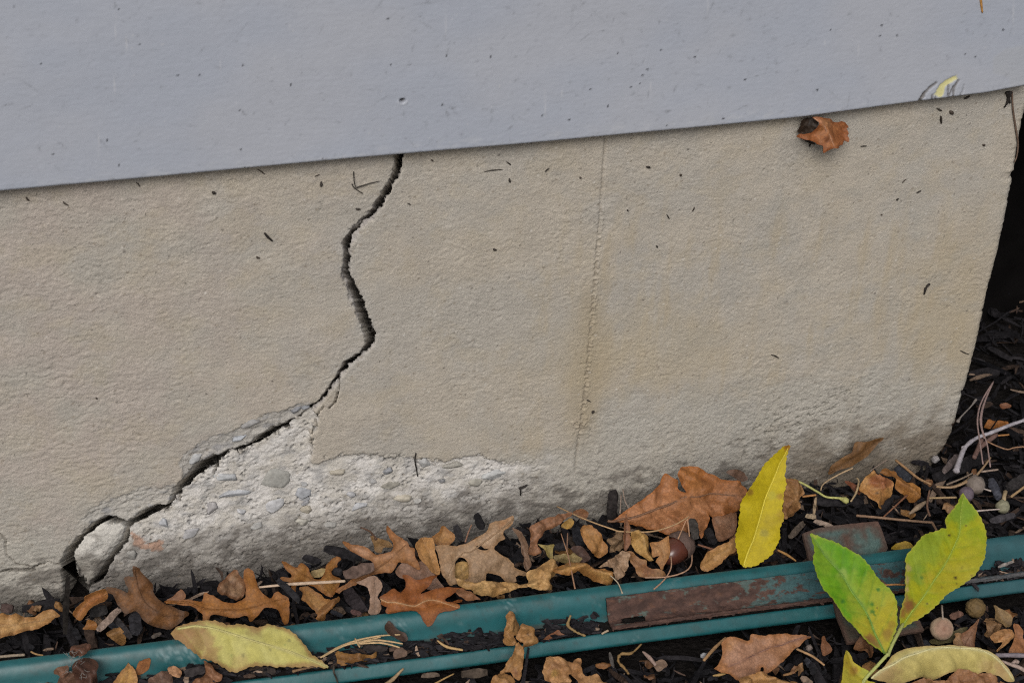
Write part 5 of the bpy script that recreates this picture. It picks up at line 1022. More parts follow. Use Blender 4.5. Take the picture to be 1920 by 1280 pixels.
blade(T('Z1', (590, 1240), (660, 1180), (760, 1180), (800, 1260), (780, 1330), (580, 1330)), T('Z1', (600, 1300), (780, 1220)), 0.018, 40, parent=cb, p=dict(roll=0.006, nz=0.005, crease=0.002), col=dict(c0=(.17, .10, .075), c1=(.10, .06, .045)))
mr_ = random.Random(3)
for k in range(26):
    x, y = mr_.uniform(660, 860), mr_.uniform(960, 1230)
    p0 = np.array(T('Z1', (x, y), (x + mr_.uniform(-40, 40), y + mr_.uniform(-30, 30)), (x + mr_.uniform(-60, 60), y + mr_.uniform(-50, 50))))
    V, F = tube(catmull(P3(p0, 0.036 + mr_.uniform(-.003, .003)), 3), [.00016, .0001], 4)
    add('mould_thread', V, F, M_TWIG, (.20, .185, .17), parent=cb)
leaf('curled_leaf', 'peach-tan curled leaf end at the right edge near the purple twig', 'leaf', T('Y2', (1580, 820), (1640, 760), (1760, 748), (1815, 785), (1795, 850), (1720, 910), (1640, 972), (1660, 920), (1700, 880), (1640, 872), (1600, 860)), T('Y2', (1600, 830), (1740, 810), (1680, 930)), 0.010, 42, p=dict(roll=0.005, crease=0.001), col=dict(c0=(.45, .27, .135), c1=(.35, .19, .09)))
scrap('leaf_piece', 'orange-brown leaf piece at the right edge under the curled end', 'leaf', T('Y2', (1808, 690), (1860, 688), (1900, 760), (1905, 850), (1970, 900), (1970, 990), (1800, 985), (1760, 960), (1800, 880), (1830, 790)), T('Y2', (1840, 700), (1860, 850), (1940, 970)), 0.004, 38, p=dict(nz=0.003), col=dict(c0=(.31, .155, .075), c1=(.25, .115, .055)))
scrap('leaf_scrap', 'greenish tan ragged leaf scrap above the orange-brown piece at right', 'leaf', T('Y2', (1608, 498), (1690, 550), (1780, 620), (1792, 700), (1740, 722), (1700, 690), (1608, 652), (1630, 580)), T('Y2', (1615, 505), (1760, 700)), 0.006, 36, p=dict(nz=0.003, curl=0.003), col=dict(c0=(.27, .20, .11), c1=(.21, .15, .075)))
leaf('pointed_leaf', 'rose-grey triangular leaf with stalk right of the acorn cup', 'leaf', T('Y2', (1462, 640), (1447, 700), (1443, 800), (1440, 925), (1330, 912), (1235, 852), (1340, 762), (1420, 690)), T('Y2', (1470, 590), (1445, 690), (1390, 800), (1330, 905)), 0.004, 34, p=dict(nz=0.0015, fold=0.003), rib=0.0005, col=dict(ROSE, c0=(.29, .185, .14), c1=(.25, .15, .11)))
scrap('leaf_piece', 'dull olive leaf under the acorn cup', 'leaf', T('Y2', (965, 862), (1100, 800), (1250, 740), (1355, 715), (1340, 762), (1235, 855), (1100, 892)), T('Y2', (980, 860), (1340, 730)), 0.002, 28, col=dict(c0=(.115, .110, .055), c1=(.09, .085, .045)))
scrap('curled_leaf', 'brown leaf lying under the pale curled leaflet at bottom right', 'leaf', T('Y2', (1240, 1150), (1310, 1150), (1450, 1190), (1560, 1185), (1700, 1255), (1740, 1330), (780, 1330), (900, 1240), (1120, 1260)), T('Y2', (820, 1310), (1200, 1250), (1690, 1290)), 0.002, 30, p=dict(nz=0.004, crease=0.0014), col=dict(c0=(.34, .20, .115), c1=(.25, .13, .07)))
scrap('leaf_scrap', 'small rust-brown triangular scrap right of the rose-tan leaf', 'leaf', T('Y5', (1575, 195), (1610, 280), (1658, 370), (1620, 422), (1545, 432), (1530, 280)), T('Y5', (1578, 200), (1600, 420)), 0.002, 32, col=dict(c0=(.20, .095, .050), c1=(.15, .07, .035)), p=dict(nz=0.002))
scrap('leaf_scrap', 'rusty twisted leaf scrap lying in the trough left of the metal strip', 'leaf', T('Z7', (742, 530), (790, 480), (860, 440), (895, 425), (930, 460), (970, 490), (900, 495), (840, 500), (800, 530)), T('Z7', (750, 525), (900, 440)), 0.012, 35, p=dict(nz=0.003), col=dict(c0=(.27, .125, .065), c1=(.19, .085, .045)))
scrap('leaf_scrap', 'grey-brown tiny dead leaf with stalk on the mulch below the metal strip', 'leaf', T('Z7', (1840, 770), (1870, 740), (1930, 725), (1985, 765), (1960, 800), (1900, 845), (1860, 820)), T('Z7', (1850, 780), (1970, 770)), 0.002, 30, col=dict(c0=(.20, .15, .125), c1=(.15, .11, .09)))
# --- leaf caught under the board
hl = empty('hanging_leaf', on_y([(1560, 250)], -0.012)[0]); tag(hl, 'rusty orange toothed leaf caught under the siding board', 'leaf')
hp = on_y([(1525, 222)], -0.0095)[0]
blade(T('Y6', (690, 212), (760, 214), (1080, 240), (1150, 290), (1260, 300), (1340, 275), (1420, 300), (1480, 350), (1498, 405), (1450, 412), (1482, 535), (1440, 560), (1465, 640), (1452, 712), (1370, 660), (1320, 762), (1230, 772), (1200, 842), (1060, 842), (980, 892), (935, 932), (908, 900), (915, 780), (810, 750), (720, 690), (600, 650), (425, 590), (480, 540), (640, 532), (720, 520), (770, 440), (782, 320)),
      T('Y6', (700, 220), (880, 390), (1020, 590), (1100, 800)), 0, 0, parent=hl, smooth=1, plane=(hp, (0.15, -0.85, 0.50)), wallfix=False, p=dict(nz=0.004, ns=0.012, fold=0.004), rib=0.0005, ribcol=(.42, .22, .13), sp=0.001, jag=0.0003,
      col=dict(c0=(.37, .165, .070), c1=(.27, .105, .040), ce=(.24, .085, .03), ew=0.0015, cm=(.42, .22, .13), patches=[(1547, 230, 12, (.42, .225, .12), .9), (1550, 262, 9, (.19, .075, .035), .9)]))
blade(T('Y6', (380, 480), (430, 330), (500, 216), (690, 225), (775, 310), (750, 490), (600, 530), (440, 580)), T('Y6', (450, 560), (690, 240)), 0, 0, parent=hl, plane=(on_y([(1500, 240)], -0.0035)[0], (-0.35, -0.85, 0.2)), wallfix=False, smooth=1, jag=0.0009, p=dict(nz=0.004, ns=0.008, curl=0.003), col=dict(c0=(.05, .034, .026), c1=(.035, .025, .020)), sp=0.001)  # curled-in part of the leaf, its shadow under the board painted into the colour

fr = random.Random(41)
made = 0
while made < 46:
    px = fr.uniform(20, 1900); py = fr.uniform(880, 1275); gline = 1128 - 0.1552 * px
    if py < gline + 20 and px < 1800: continue
    s0_, _ = e_s(on_z([(px, py)], 0.004)[0])
    if -0.010 < s0_ < 0.034: continue
    r0 = fr.uniform(9, 24); a0 = fr.uniform(0, 6.28); el_ = fr.uniform(.35, .8); k_ = fr.randint(7, 10)
    pts = []
    for i_ in range(k_):
        a_ = i_ / k_ * 6.283; rr_ = r0 * fr.uniform(.6, 1.15)
        x_, y_ = rr_ * math.cos(a_), rr_ * el_ * math.sin(a_)
        pts.append((px + x_ * math.cos(a0) - y_ * math.sin(a0), py + 0.75 * (x_ * math.sin(a0) + y_ * math.cos(a0))))
    c_ = fr.choice([(.40, .235, .10), (.30, .15, .06), (.27, .15, .085), (.20, .105, .055), (.36, .23, .13), (.15, .085, .05)])
    scrap('leaf_fragment', 'small crumpled brown leaf fragment lying among the mulch chips', 'leaf', pts, [(px - r0 * .8 * math.cos(a0), py - .6 * r0 * math.sin(a0)), (px + r0 * .8 * math.cos(a0), py + .6 * r0 * math.sin(a0))],
          fr.uniform(.001, .006), fr.uniform(15, 45), fr.uniform(-25, 25), group='small leaf fragments among the mulch', p=dict(nz=0.003, roll=0.004, crum=0.0014), col=dict(c0=c_, c1=tuple(.7 * v for v in c_)), smooth=2)
    made += 1

# ------------------------------------------------------------------ needles, straws and twigs
def strand(name, label, cat, paths, r, col, z, group=None, knob=0.0, sides=6, mat=None, childname='needle'):
    """paths: list of pixel polylines; one path gives a single mesh, more give an empty with one child per strand"""
    def geo(pth, zz):
        p3 = P3(pth, zz)
        ez = edge_z(p3) + 0.0015
        p3[:, 2] = np.maximum(p3[:, 2], ez)
        return tube(catmull(p3, 5), r, sides, knob)
    def colr(V):
        return 0.8 * np.array(col) * (1 + 0.18 * rng.uniform(-1, 1, (len(V), 1)))
    if len(paths) == 1:
        V, F = geo(paths[0], z); o = add(name, V, F, mat or M_TWIG, colr(V))
    else:
        z_ = z if not np.ndim(z) else z
        o = empty(name, P3([paths[0][0]], z_ if not np.ndim(z_) else z_[0])[0])
        for pth in paths:
            V, F = geo(pth, z); add(childname, V, F, mat or M_TWIG, colr(V), parent=o)
    return tag(o, label, cat, group)
ST = (.42, .27, .14); PK = (.40, .25, .18); GY = (.44, .40, .42); RD = (.24, .11, .06); OR = (.42, .20, .07)
strand('straw', 'pale pinkish straw stalk lying over the ochre oak leaf', 'straw', [T('Z3', (30, 642), (230, 622), (450, 605), (700, 592), (890, 580))], [.0006, .0010, .0008], (.58, .43, .31), [.034, .035, .036, .036, .036])
strand('pine_needle', 'long needle arching from the wall to the large brown leaf', 'pine needle', [T('Z5', (450, 155), (600, 225), (800, 310), (1000, 380), (1100, 405), (1400, 405), (1620, 340), (1770, 255))], [.0004, .0005, .0004], ST, [.03, .034, .036, .036, .036, .036, .038, .04])
strand('pine_needle', 'steep reddish needle crossing the golden twisted leaf to the edging', 'pine needle', [T('Z5', (490, 425), (560, 640), (590, 780), (630, 975))], [.0003, .0005], (.36, .20, .12), [.034, .034, .033, .031])
strand('pine_needle', 'short upright needle right beside the steep reddish one', 'pine needle', [T('Z5', (557, 422), (552, 520), (550, 600))], [.0004], (.30, .17, .11), .026)
strand('pine_needle', 'thin pale needle running over the edging left of the metal strip', 'pine needle', [T('Z5', (985, 845), (1060, 920), (1103, 1022))], [.0003, .0005], (.45, .38, .27), [.030, .029, .030])
strand('pine_needle', 'pair of curved needles looping below the acorn over the edging', 'pine needle', [T('Z5', (1590, 650), (1592, 760), (1550, 850), (1490, 920), (1420, 980)), T('Z5', (1800, 640), (1790, 740), (1720, 810), (1550, 858), (1330, 865))], [.0004, .0005], (.42, .25, .16), .0285)
strand('pine_needle', 'forked pair of thin needles leaning above the acorn', 'pine needle', [T('Z5', (1745, 285), (1660, 480)), T('Z5', (1755, 280), (1775, 455))], [.0004], (.42, .24, .14), [.042, .034])
strand('pine_needle', 'two thin upright needles against the dark chip at the wall', 'pine needle', [T('Z5', (1092, 40), (1080, 220)), T('Z5', (1108, -20), (1130, 100), (1172, 175))], [.0004], (.34, .26, .21), .03)
strand('pine_needle', 'bundle of four dry needles lying across the edging trough', 'pine needles', [T('Z8', (220, 597), (400, 492), (600, 422), (820, 380), (1015, 368)), T('Z8', (240, 590), (450, 480), (620, 440), (820, 392)), T('Z8', (600, 452), (760, 425), (900, 435), (1040, 460)), T('Z8', (600, 460), (800, 450), (920, 470), (1010, 497)), T('Z8', (565, 408), (610, 492))], [.0005, .0006, .0004], (.52, .36, .19), .022)
strand('straw', 'short ochre straw lying in the trough', 'straw', [T('Z8', (1388, 428), (1480, 490), (1640, 522))], [.0004, .0009, .0006], (.47, .31, .14), [.016, .014, .0145])
strand('straw', 'yellowish splinter in front of the edging lip', 'straw', [T('Z8', (860, 870), (940, 815), (1045, 745))], [.0010, .0012, .0006], (.36, .25, .14), .006)
strand('straw', 'thin yellow straw on the black mulch at the bottom', 'straw', [T('Z8', (1360, 860), (1450, 810), (1550, 760))], [.0006, .0004], (.40, .25, .10), .006)
strand('straw', 'brown stalk under the tip of the pale yellow leaf', 'straw', [T('Z8', (-60, 735), (60, 705), (185, 680))], [.0009, .0006], (.25, .15, .08), .0135)
strand('grass_blade', 'dark dried grass blade hanging over the edging lip', 'grass blade', [T('Z8', (350, 680), (352, 740), (375, 800), (392, 860))], [.0007, .0006, .0004], (.055, .045, .035), [.016, .015, .010, .006])
strand('straw', 'pale bent stalk leaning at the wall foot right of the yellow leaf', 'straw', [T('Y1', (420, 530), (450, 462), (580, 380), (740, 305))], [.0004, .0006], (.42, .30, .18), [.004, .008, .014, .02])
strand('green_stalk', 'yellow-green leaf stalk with a swollen end on the mulch', 'leaf stalk', [T('Y1', (155, 418), (280, 480), (400, 550), (480, 595), (600, 605), (660, 625), (690, 640))], [.0007, .0008, .0008, .0007, .0008, .0022, .0018], (.46, .45, .16), .012)
strand('twig', 'straight tan twig slanting down right of the lobed leaf', 'twig', [T('Y1', (1170, 225), (1300, 330), (1400, 410), (1525, 467)) ], [.0009, .0010, .0006], (.34, .20, .10), .010)
strand('pine_needle', 'long curved pale stem near the berries beside the wall corner', 'stem', [T('Y1', (1580, 490), (1720, 497), (1840, 455), (1925, 395))], [.0008, .0009], (.38, .26, .14), .010)
strand('pine_needle', 'level tan needle left of the yellow-green leaflet tip', 'pine needle', [T('Y1', (1500, 605), (1640, 602), (1775, 598))], [.0007], (.36, .25, .13), .010)
strand('twig', 'long thin brown twig above the steel stake', 'twig', [T('Y1', (780, 780), (1000, 800), (1300, 830), (1540, 850)), T('Y1', (1535, 848), (1580, 930))], [.0009, .0008], (.26, .16, .10), .014, childname='twig_branch')
strand('twig', 'reddish straight twig below the cupped leaf', 'twig', [T('Y1', (1050, 792), (1160, 690), (1282, 578))], [.0005, .0007], RD, .010)
strand('straw', 'pale flat reed piece lying in the mulch behind the leaflet', 'straw', [T('Y1', (1308, 762), (1390, 700), (1475, 640))], [.0006, .0020, .0008], (.33, .24, .16), .010)
strand('twig', 'thin upright brown twig crossing the level needle', 'twig', [T('Y1', (1510, 525), (1485, 680), (1512, 782))], [.0006, .0008], (.21, .12, .08), .013)
strand('straw', 'cream bent straw left of the cupped leaf', 'straw', [T('Y1', (780, 405), (802, 440), (775, 550), (722, 638))], [.0004, .0008, .0005], (.44, .32, .18), .014)
strand('pine_needle', 'short orange needle beside the double-curled leaf', 'pine needle', [T('Y1', (240, 590), (372, 574)), ], [.0007], OR, .014)
strand('pine_needle', 'grey needle leaning from the mulch to the wall above the cupped leaf', 'pine needle', [T('Y1', (915, 335), (1000, 275), (1082, 225))], [.0004], (.26, .20, .16), .012)
strand('pine_needle', 'orange splinter behind the edging left of the steel stake', 'splinter', [T('Y1', (-10, 1125), (80, 1170), (172, 1232))], [.0006, .0009, .0005], (.45, .24, .08), .016)
strand('twig', 'whitish crooked twig beside the wall corner', 'twig', [T('Y4', (212, 648), (230, 590), (260, 520), (320, 470), (400, 440), (500, 400), (600, 365)), T('Y4', (262, 520), (244, 522))], [.0022, .0016, .0014, .0013, .0013], (.42, .39, .42), [.012, .014, .016, .018, .018, .018, .018] if False else .016, knob=0.12, childname='twig_branch')
strand('pine_needle', 'bundle of three arching pinkish needles right of the wall corner', 'pine needles', [T('Y4', (415, 160), (350, 270), (328, 370), (340, 480), (358, 610)), T('Y4', (415, 160), (362, 290), (350, 400), (380, 500), (398, 625)), T('Y4', (415, 160), (368, 265), (343, 370), (365, 470))], [.0005, .0006, .0005], (.34, .24, .22), .034)
strand('stem', 'thin pale stem with knobbed end at the wall corner', 'stem', [T('Y4', (220, 378), (240, 350), (290, 298), (320, 258))], [.0014, .0005, .0005, .0011], (.33, .29, .26), .012)
strand('pine_needle', 'curved tan needle sweeping below the whitish twig', 'pine needle', [T('Y4', (105, 735), (200, 735), (300, 690), (350, 640), (400, 575))], [.0006, .0009, .0006], (.36, .24, .14), .012)
strand('pine_needle', 'grey-tan needle beside the sweeping curved one', 'pine needle', [T('Y4', (160, 722), (240, 690), (312, 655))], [.0006], (.26, .20, .15), .009)
strand('twig', 'short reddish twig under the needle bundle', 'twig', [T('Y4', (310, 575), (330, 530), (350, 480)), T('Y4', (330, 530), (430, 450))], [.0016, .0018], (.20, .12, .10), .012, childname='twig_branch')
strand('pine_needle', 'short orange needle right of the twig beyond the corner', 'pine needle', [T('Y4', (438, 455), (500, 450))], [.0006], OR, .012)
strand('pine_needle', 'bent reddish needle right of the needle bundle', 'pine needle', [T('Y4', (378, 485), (430, 510), (490, 530), (530, 520), (590, 515))], [.0005], (.30, .17, .10), .014)
strand('pine_needle', 'tan needle running off the right edge of the bed', 'pine needle', [T('Y4', (512, 788), (550, 760), (590, 730)) , ], [.0009], (.38, .25, .13), .012)
strand('pine_needle', 'pale short needle below the needle bundle', 'pine needle', [T('Y4', (350, 652), (440, 640))], [.0007], (.32, .24, .19), .012)
strand('stick', 'ochre split stick left of the rose-tan leaf', 'stick', [T('Y5', (125, 495), (250, 352), (388, 225))], [.0009, .0011, .0008], (.36, .21, .10), .008)
strand('stick', 'straight tan stick right of the rose-tan leaf', 'stick', [T('Y5', (1240, 358), (1400, 430), (1480, 480), (1572, 552))], [.0007, .0008, .0007, .0006], (.40, .24, .12), .006)
strand('splinter', 'ochre splinter below the left tip of the rose-tan leaf', 'splinter', [T('Y5', (235, 678), (310, 668), (385, 652))], [.0004, .0009, .0005], (.36, .23, .09), .005)
strand('splinter', 'brown splinter in the black mulch right of the hole in the leaf', 'splinter', [T('Y5', (1080, 672), (1170, 650), (1255, 602))], [.0006, .0009, .0005], (.26, .14, .06), .005)
strand('lichen_twig', 'gold lichen-crusted twig lying in the trough near the metal strip', 'twig', [T('Z7', (1012, 285), (985, 380), (1040, 430), (1090, 460), (1160, 487))], [.0007, .0009, .0007, .0006], (.26, .17, .07), [.022, .018, .016, .015, .015], knob=0.35)
strand('lichen_twig', 'gold lichen-crusted twig on the mulch below the edging lip', 'twig', [T('Z7', (1720, 570), (1620, 660), (1515, 670), (1490, 740), (1550, 810), (1595, 865))], [.0004, .0008, .0009, .0008, .0009], (.27, .165, .065), .006, knob=0.4)
strand('stem', 'pinkish stalk of the tiny dead leaf on the mulch', 'stem', [T('Z7', (1735, 645), (1800, 705), (1862, 778))], [.0005, .0014, .0009], (.34, .24, .20), .006)
strand('splinter', 'cream splinter at the left foot of the metal strip', 'splinter', [T('Z7', (1325, 466), (1388, 434))], [.0006, .0007], (.46, .35, .24), .015)
strand('twig', 'grey-purple straight twig at the right edge above the pale leaflet', 'twig', [T('Y2', (1640, 1003), (1780, 1000), (1940, 1005))], [.0013, .0015], (.21, .18, .20), .010, knob=0.08)
strand('twig', 'forked pinkish twig in the lower right corner', 'twig', [T('Y2', (1700, 1060), (1790, 1095), (1860, 1118), (1940, 1160)), T('Y2', (1790, 1095), (1835, 1060), (1860, 1075))], [.0008, .0013, .0013], (.36, .27, .23), .006, childname='twig_branch')
strand('pine_needle', 'orange needle on the metal strip between the two big leaflets', 'pine needle', [T('Y2', (525, 300), (640, 294), (730, 298))], [.0006], OR, .026)
strand('straw', 'pale straw behind the edging at the far left', 'straw', [T('Z1', (-30, 1020), (120, 1005), (245, 998))], [.0008], (.34, .27, .20), .020)
strand('pine_needle', 'short ochre needle behind the edging left of the mouldy clump', 'pine needle', [T('Z1', (310, 965), (360, 990), (430, 1002))], [.0005], (.38, .23, .10), .022)
strand('stalk', 'curved red-brown leaf stalk right of the acorn', 'leaf stalk', [T('Z6', (900, 1070), (980, 1095), (1070, 1118), (1270, 1122))], [.0006, .0008], (.19, .085, .050), .026)
strand('pine_needle', 'reddish needle standing at the wall behind the taupe leaf', 'pine needle', [T('Z4', (600, 402), (630, 310), (662, 233))], [.0005], (.33, .18, .12), .030)
strand('stalk', 'dark stalk of the olive-brown leaf against the wall', 'leaf stalk', [T('Z3', (1045, 45), (1090, 60), (1140, 85), (1170, 120), (1200, 160))], [.0005, .0006, .0010], (.10, .055, .035), .03)
def wall_strand(name, label, cat, paths, r, col, off=0.0008, group=None, sides=6):
    objs = []
    def geo(pth):
        pth = catmull(np.array(pth), 3) if len(pth) > 2 else np.array(pth)
        P = np.vstack([on_y([p_], wall_y(*p_) - off)[0] for p_ in pth])
        return tube(P, r, sides)
    if len(paths) == 1:
        V, F = geo(paths[0]); o = add(name, V, F, M_TWIG, np.array(col) * (1 + 0.2 * rng.uniform(-1, 1, (len(V), 1))))
    else:
        o = empty(name, on_y([paths[0][0]], -0.002)[0])
        for pth in paths:
            V, F = geo(pth); add('sprig', V, F, M_TWIG, np.array(col) * (1 + 0.2 * rng.uniform(-1, 1, (len(V), 1))), parent=o)
    return tag(o, label, cat, group)
wall_strand('rootlet', 'thin brown rootlet hanging down the wall corner from the board', 'rootlet', [T('Y7', (520, 385), (530, 560), (560, 760), (580, 900), (570, 1020), (545, 1090))], [.0005, .0006, .0004], (.14, .095, .07), 0.001)
BLK = (.022, .018, .016)
wall_strand('cobweb_debris', 'dark clump of debris under the board near its right end', 'debris', [T('Y7', (500, 385), (485, 450), (470, 500), (445, 540)), T('Y7', (470, 390), (490, 460), (500, 500)), T('Y7', (510, 390), (480, 470))], [.0011, .0008, .0005], BLK, .001)
wall_strand('twig_bit', 'star-shaped black twig sprig stuck on the wall left of the crack', 'twig bit', [[(660, 345), (664, 352), (680, 363)], [(663, 322), (664, 340), (667, 352)], [(668, 352), (690, 345), (711, 340)]], [.00032, .0002], BLK)
wall_strand('twig_bit', 'short black curved twig on the wall at the left, above mid height', 'twig bit', [[(496, 437), (502, 444), (511, 452)]], [.0005, .0007, .0004], BLK)
wall_strand('twig_bit', 'black forked bit on the wall near the right corner', 'twig bit', [[(1743, 532), (1736, 540), (1733, 552)]], [.0007, .0009, .0004], BLK)
wall_strand('twig_bit', 'black twig under the hanging orange leaf', 'twig bit', [[(1500, 256), (1512, 263), (1527, 270)], [(1520, 267), (1518, 275)]], [.0005, .0009, .0005], BLK, .002)
wall_strand('twig_bit', 'thin black hair-like twig over the edge of the spalled patch', 'twig bit', [[(780, 849), (778, 862), (781, 880), (783, 893)]], [.0004, .0005, .0003], BLK, .001)
wall_strand('twig_bit', 'black forked rootlet at the wall foot above the holed taupe leaf', 'twig bit', [[(973, 915), (983, 912), (989, 908)], [(976, 914), (976, 928)]], [.0006, .0008, .0004], BLK, .001)
BITS = [((398, 360), (404, 363), .0013), ((481, 481), (487, 484), .0009), ((602, 341), (602, 350), .0011), ((667, 391), (676, 392), .0009), ((764, 385 - 4), (770, 384), .0005), ((925, 467), (931, 469), .0010), ((950, 303), (958, 309), .0006), ((955, 335), (957, 342), .0009), ((908, 322), (942, 318), .0005), ((1110, 774), (1114, 770), .0013),
        ((1446, 665), (1460, 671), .0006), ((1801, 657), (1817, 664), .0006), ((1764, 218), (1765, 232), .0011), ((1757, 203), (1766, 208), .0008), ((1781, 209), (1787, 214), .0016), ((1843, 271), (1847, 273), .0011), ((1614, 275), (1625, 274), .0006), ((1298, 396), (1302, 388), .0006), ((1250, 402), (1255, 411), .0005), ((1212, 313), (1219, 315), .0011),
        ((1231, 461), (1233, 464), .0009), ((1176, 394), (1178, 396), .0008), ((1022, 322), (1030, 316), .0005), ((1087, 332), (1089, 335), .0008), ((118, 378), (128, 385), .0006), ((49, 370), (55, 376), .0008), ((255, 342), (262, 350), .0005), ((483, 318), (496, 327), .0005), ((590, 331), (599, 327), .0005), ((1100, 749), (1108, 753), .0005), ((180, 745), (182, 748), .0007),
        ((1692, 343), (1700, 336), .0005), ((1719, 362), (1727, 358), .0007), ((1681, 375), (1685, 372), .0009), ((808, 300), (812, 303), .0006), ((1808, 185), (1818, 180), .0011), ((1277, 327), (1277, 330), .0012), ((1652, 402), (1654, 403), .0007)]
for a_, b_, r_ in BITS:
    m_ = ((a_[0] + b_[0]) / 2 + random.uniform(-1, 1), (a_[1] + b_[1]) / 2 + random.uniform(-1, 1))
    wall_strand('debris_fleck', 'tiny dark fleck of debris stuck to the beige wall', 'debris', [[a_, m_, b_]], [r_ * .45, r_ * .75, r_ * .4], random.choice([(.03, .024, .02), (.055, .042, .033), (.045, .038, .032)]), 0.0003, 'dark flecks stuck to the wall', 5)
# orange needle on the board
nb = np.vstack([on_y([p_], -0.010 + 0.012 * z_ - 0.0012)[0] for p_, z_ in zip([(1836, -60), (1838, -10), (1840, 10), (1842, 24)], [.155, .14, .13, .125])])
V, F = tube(catmull(nb, 4), [.0007, .0008, .0005], 6); tag(add('pine_needle', V, F, M_TWIG, np.array([.42, .21, .06])), 'orange needle stuck to the siding board at the top right', 'pine needle')

# ------------------------------------------------------------------ acorn, acorn cup, berries, pod
def lathe(prof, n=22, bump=0.0, seed=0):
    prof = np.array(prof); th = np.arange(n) * 2 * math.pi / n
    r = prof[:, 0][:, None] * (1 + bump * np.random.default_rng(seed).uniform(-1, 1, (len(prof), n)))
    V = np.stack([r * np.cos(th), r * np.sin(th), np.repeat(prof[:, 1][:, None], n, 1)], -1).reshape(-1, 3)
    i, j = np.meshgrid(np.arange(len(prof) - 1), np.arange(n), indexing='ij'); j2 = (j + 1) % n
    F = np.stack([i * n + j, i * n + j2, (i + 1) * n + j2, (i + 1) * n + j], -1).reshape(-1, 4)
    return V, F
def orient(V, axis, pos):
    q = Vector((0, 0, 1)).rotation_difference(Vector(axis)); Mx = np.array(q.to_matrix())
    return V @ Mx.T + np.asarray(pos)
ac = on_z([(1272, 1026)], 0.020)[0]
ae = empty('acorn', ac - np.array([0, 0, 0.008])); tag(ae, 'shiny red-brown acorn with its scaly cap beside the brown leaf', 'acorn')
axs = np.array([-0.80, -0.50, -0.1]); axs /= np.linalg.norm(axs)
V, F = lathe([(0.0001, 0.0155), (0.0012, 0.0148), (0.0030, 0.0138), (0.0056, 0.0112), (0.0074, 0.0070), (0.0080, 0.002), (0.0074, -0.003), (0.0001, -0.004)], 28)
V = orient(V, axs, ac); add('nut', V, F, M_NUT, np.array([.085, .028, .018]) * (1 + 0.25 * gn(V[:, 0] * 300, V[:, 2] * 300, 3))[:, None], parent=ae)
V, F = lathe([(0.0086, 0.0018), (0.0092, -0.0005), (0.0090, -0.004), (0.0075, -0.0075), (0.0045, -0.0095), (0.0014, -0.0105), (0.0010, -0.0135), (0.0001, -0.0138)], 30, 0.05, 4)
V = orient(V, axs, ac); add('cap', V, F, M_RUST, np.array([.105, .070, .058]) * (1 + 0.35 * gn(V[:, 0] * 900, V[:, 2] * 900, 5))[:, None], parent=ae)
# overturned acorn: pale scar facing the viewer
cp = on_z([(1768, 1178)], 0.012)[0]; ce_ = empty('acorn_cup', cp - np.array([0, 0, 0.006])); tag(ce_, 'round tan acorn end with pale scar below the edging at right', 'acorn')
ax2 = np.array([-0.22, -0.72, 0.66]); ax2 /= np.linalg.norm(ax2)
V, F = lathe([(0.0001, 0.0022), (0.0022, 0.0023), (0.0046, 0.0018), (0.0062, 0.0002), (0.0068, -0.002), (0.0064, -0.005), (0.0040, -0.008), (0.0001, -0.009)], 30, 0.015, 7)
V = orient(V, ax2, cp); rr = np.linalg.norm(np.cross(V - cp, ax2), axis=1)
cc = mix((.27, .165, .115), (.38, .28, .195), sst(0.0042, 0.0060, rr)); cc = mix(cc, (.16, .07, .04), 0.6 * np.exp(-(rr / 0.0011) ** 2))
cc = cc * (1 + 0.2 * gn(V[:, 0] * 420, V[:, 2] * 420, 8))[:, None]
add('nut', V, F, M_TWIG, cc, parent=ce_)
V, F = tube(on_z([(1768, 1160), (1766, 1135)], .020), [.0004, .0007], 6); add('spike', V, F, M_TWIG, (.33, .27, .22), parent=ce_)
def berry(name, label, cat, px, z, r, col, bump=0.06, stem=None, mat=None, spikes=False):
    c = on_z([px], z)[0]; e = empty(name, c - np.array([0, 0, r])); tag(e, label, cat)
    V = IV3 * r * (1 + bump * fbm(IV3[:, 0] * 1.5 + z * 900, IV3[:, 1] * 1.5 + IV3[:, 2], 900, 3))[:, None]
    if spikes: V = IV3 * r * (1 + 0.16 * gn(IV3[:, 0] * 7, IV3[:, 1] * 7 + IV3[:, 2] * 7, 902))[:, None]
    add('body', V + c, IF3, mat or M_TWIG, np.array(col) * (1 + 0.3 * fbm(IV3[:, 0] * 2, IV3[:, 2] * 2 + IV3[:, 1], 903, 3))[:, None], parent=e)
    if stem is not None:
        V, F = tube(catmull(on_z(stem, z), 3), [.0005, .0005, .0007], 6); add('stem', V, F, M_TWIG, (.36, .30, .27), parent=e)
    return e
berry('berry', 'grey-tan round berry above the yellow-green leaflet tip', 'berry', (1829, 908), .010, .0062, (.17, .14, .12), bump=.18, stem=[(1840, 914), (1848, 917), (1858, 920)])
berry('berry', 'smaller purple-grey berry touching the leaflet tip', 'berry', (1812, 926), .007, .0050, (.11, .085, .105), bump=.15)
berry('seed_pod', 'pale olive seed pod with stalk at the right edge', 'seed pod', (1880, 949), .010, 0.0044, (.21, .20, .135), bump=0.25, stem=[(1876, 954), (1850, 956), (1828, 958)])
V, F = tube(on_z([(1881, 944), (1883, 930), (1885, 922)], .012), [.0018, .0012, .0016], 7); add('crown', V, F, M_TWIG, (.36, .27, .16), parent=bpy.data.objects['seed_pod'])
berry('seed_ball', 'spiky brown seed ball in the shadow below the edging at right', 'seed ball', (1829, 1139), .006, .0058, (.13, .085, .035), spikes=True)
berry('pebble', 'small pale pebble beside the dark rose leaf triangle', 'pebble', (1517, 1214), .002, .0020, (.15, .12, .105), bump=.5)
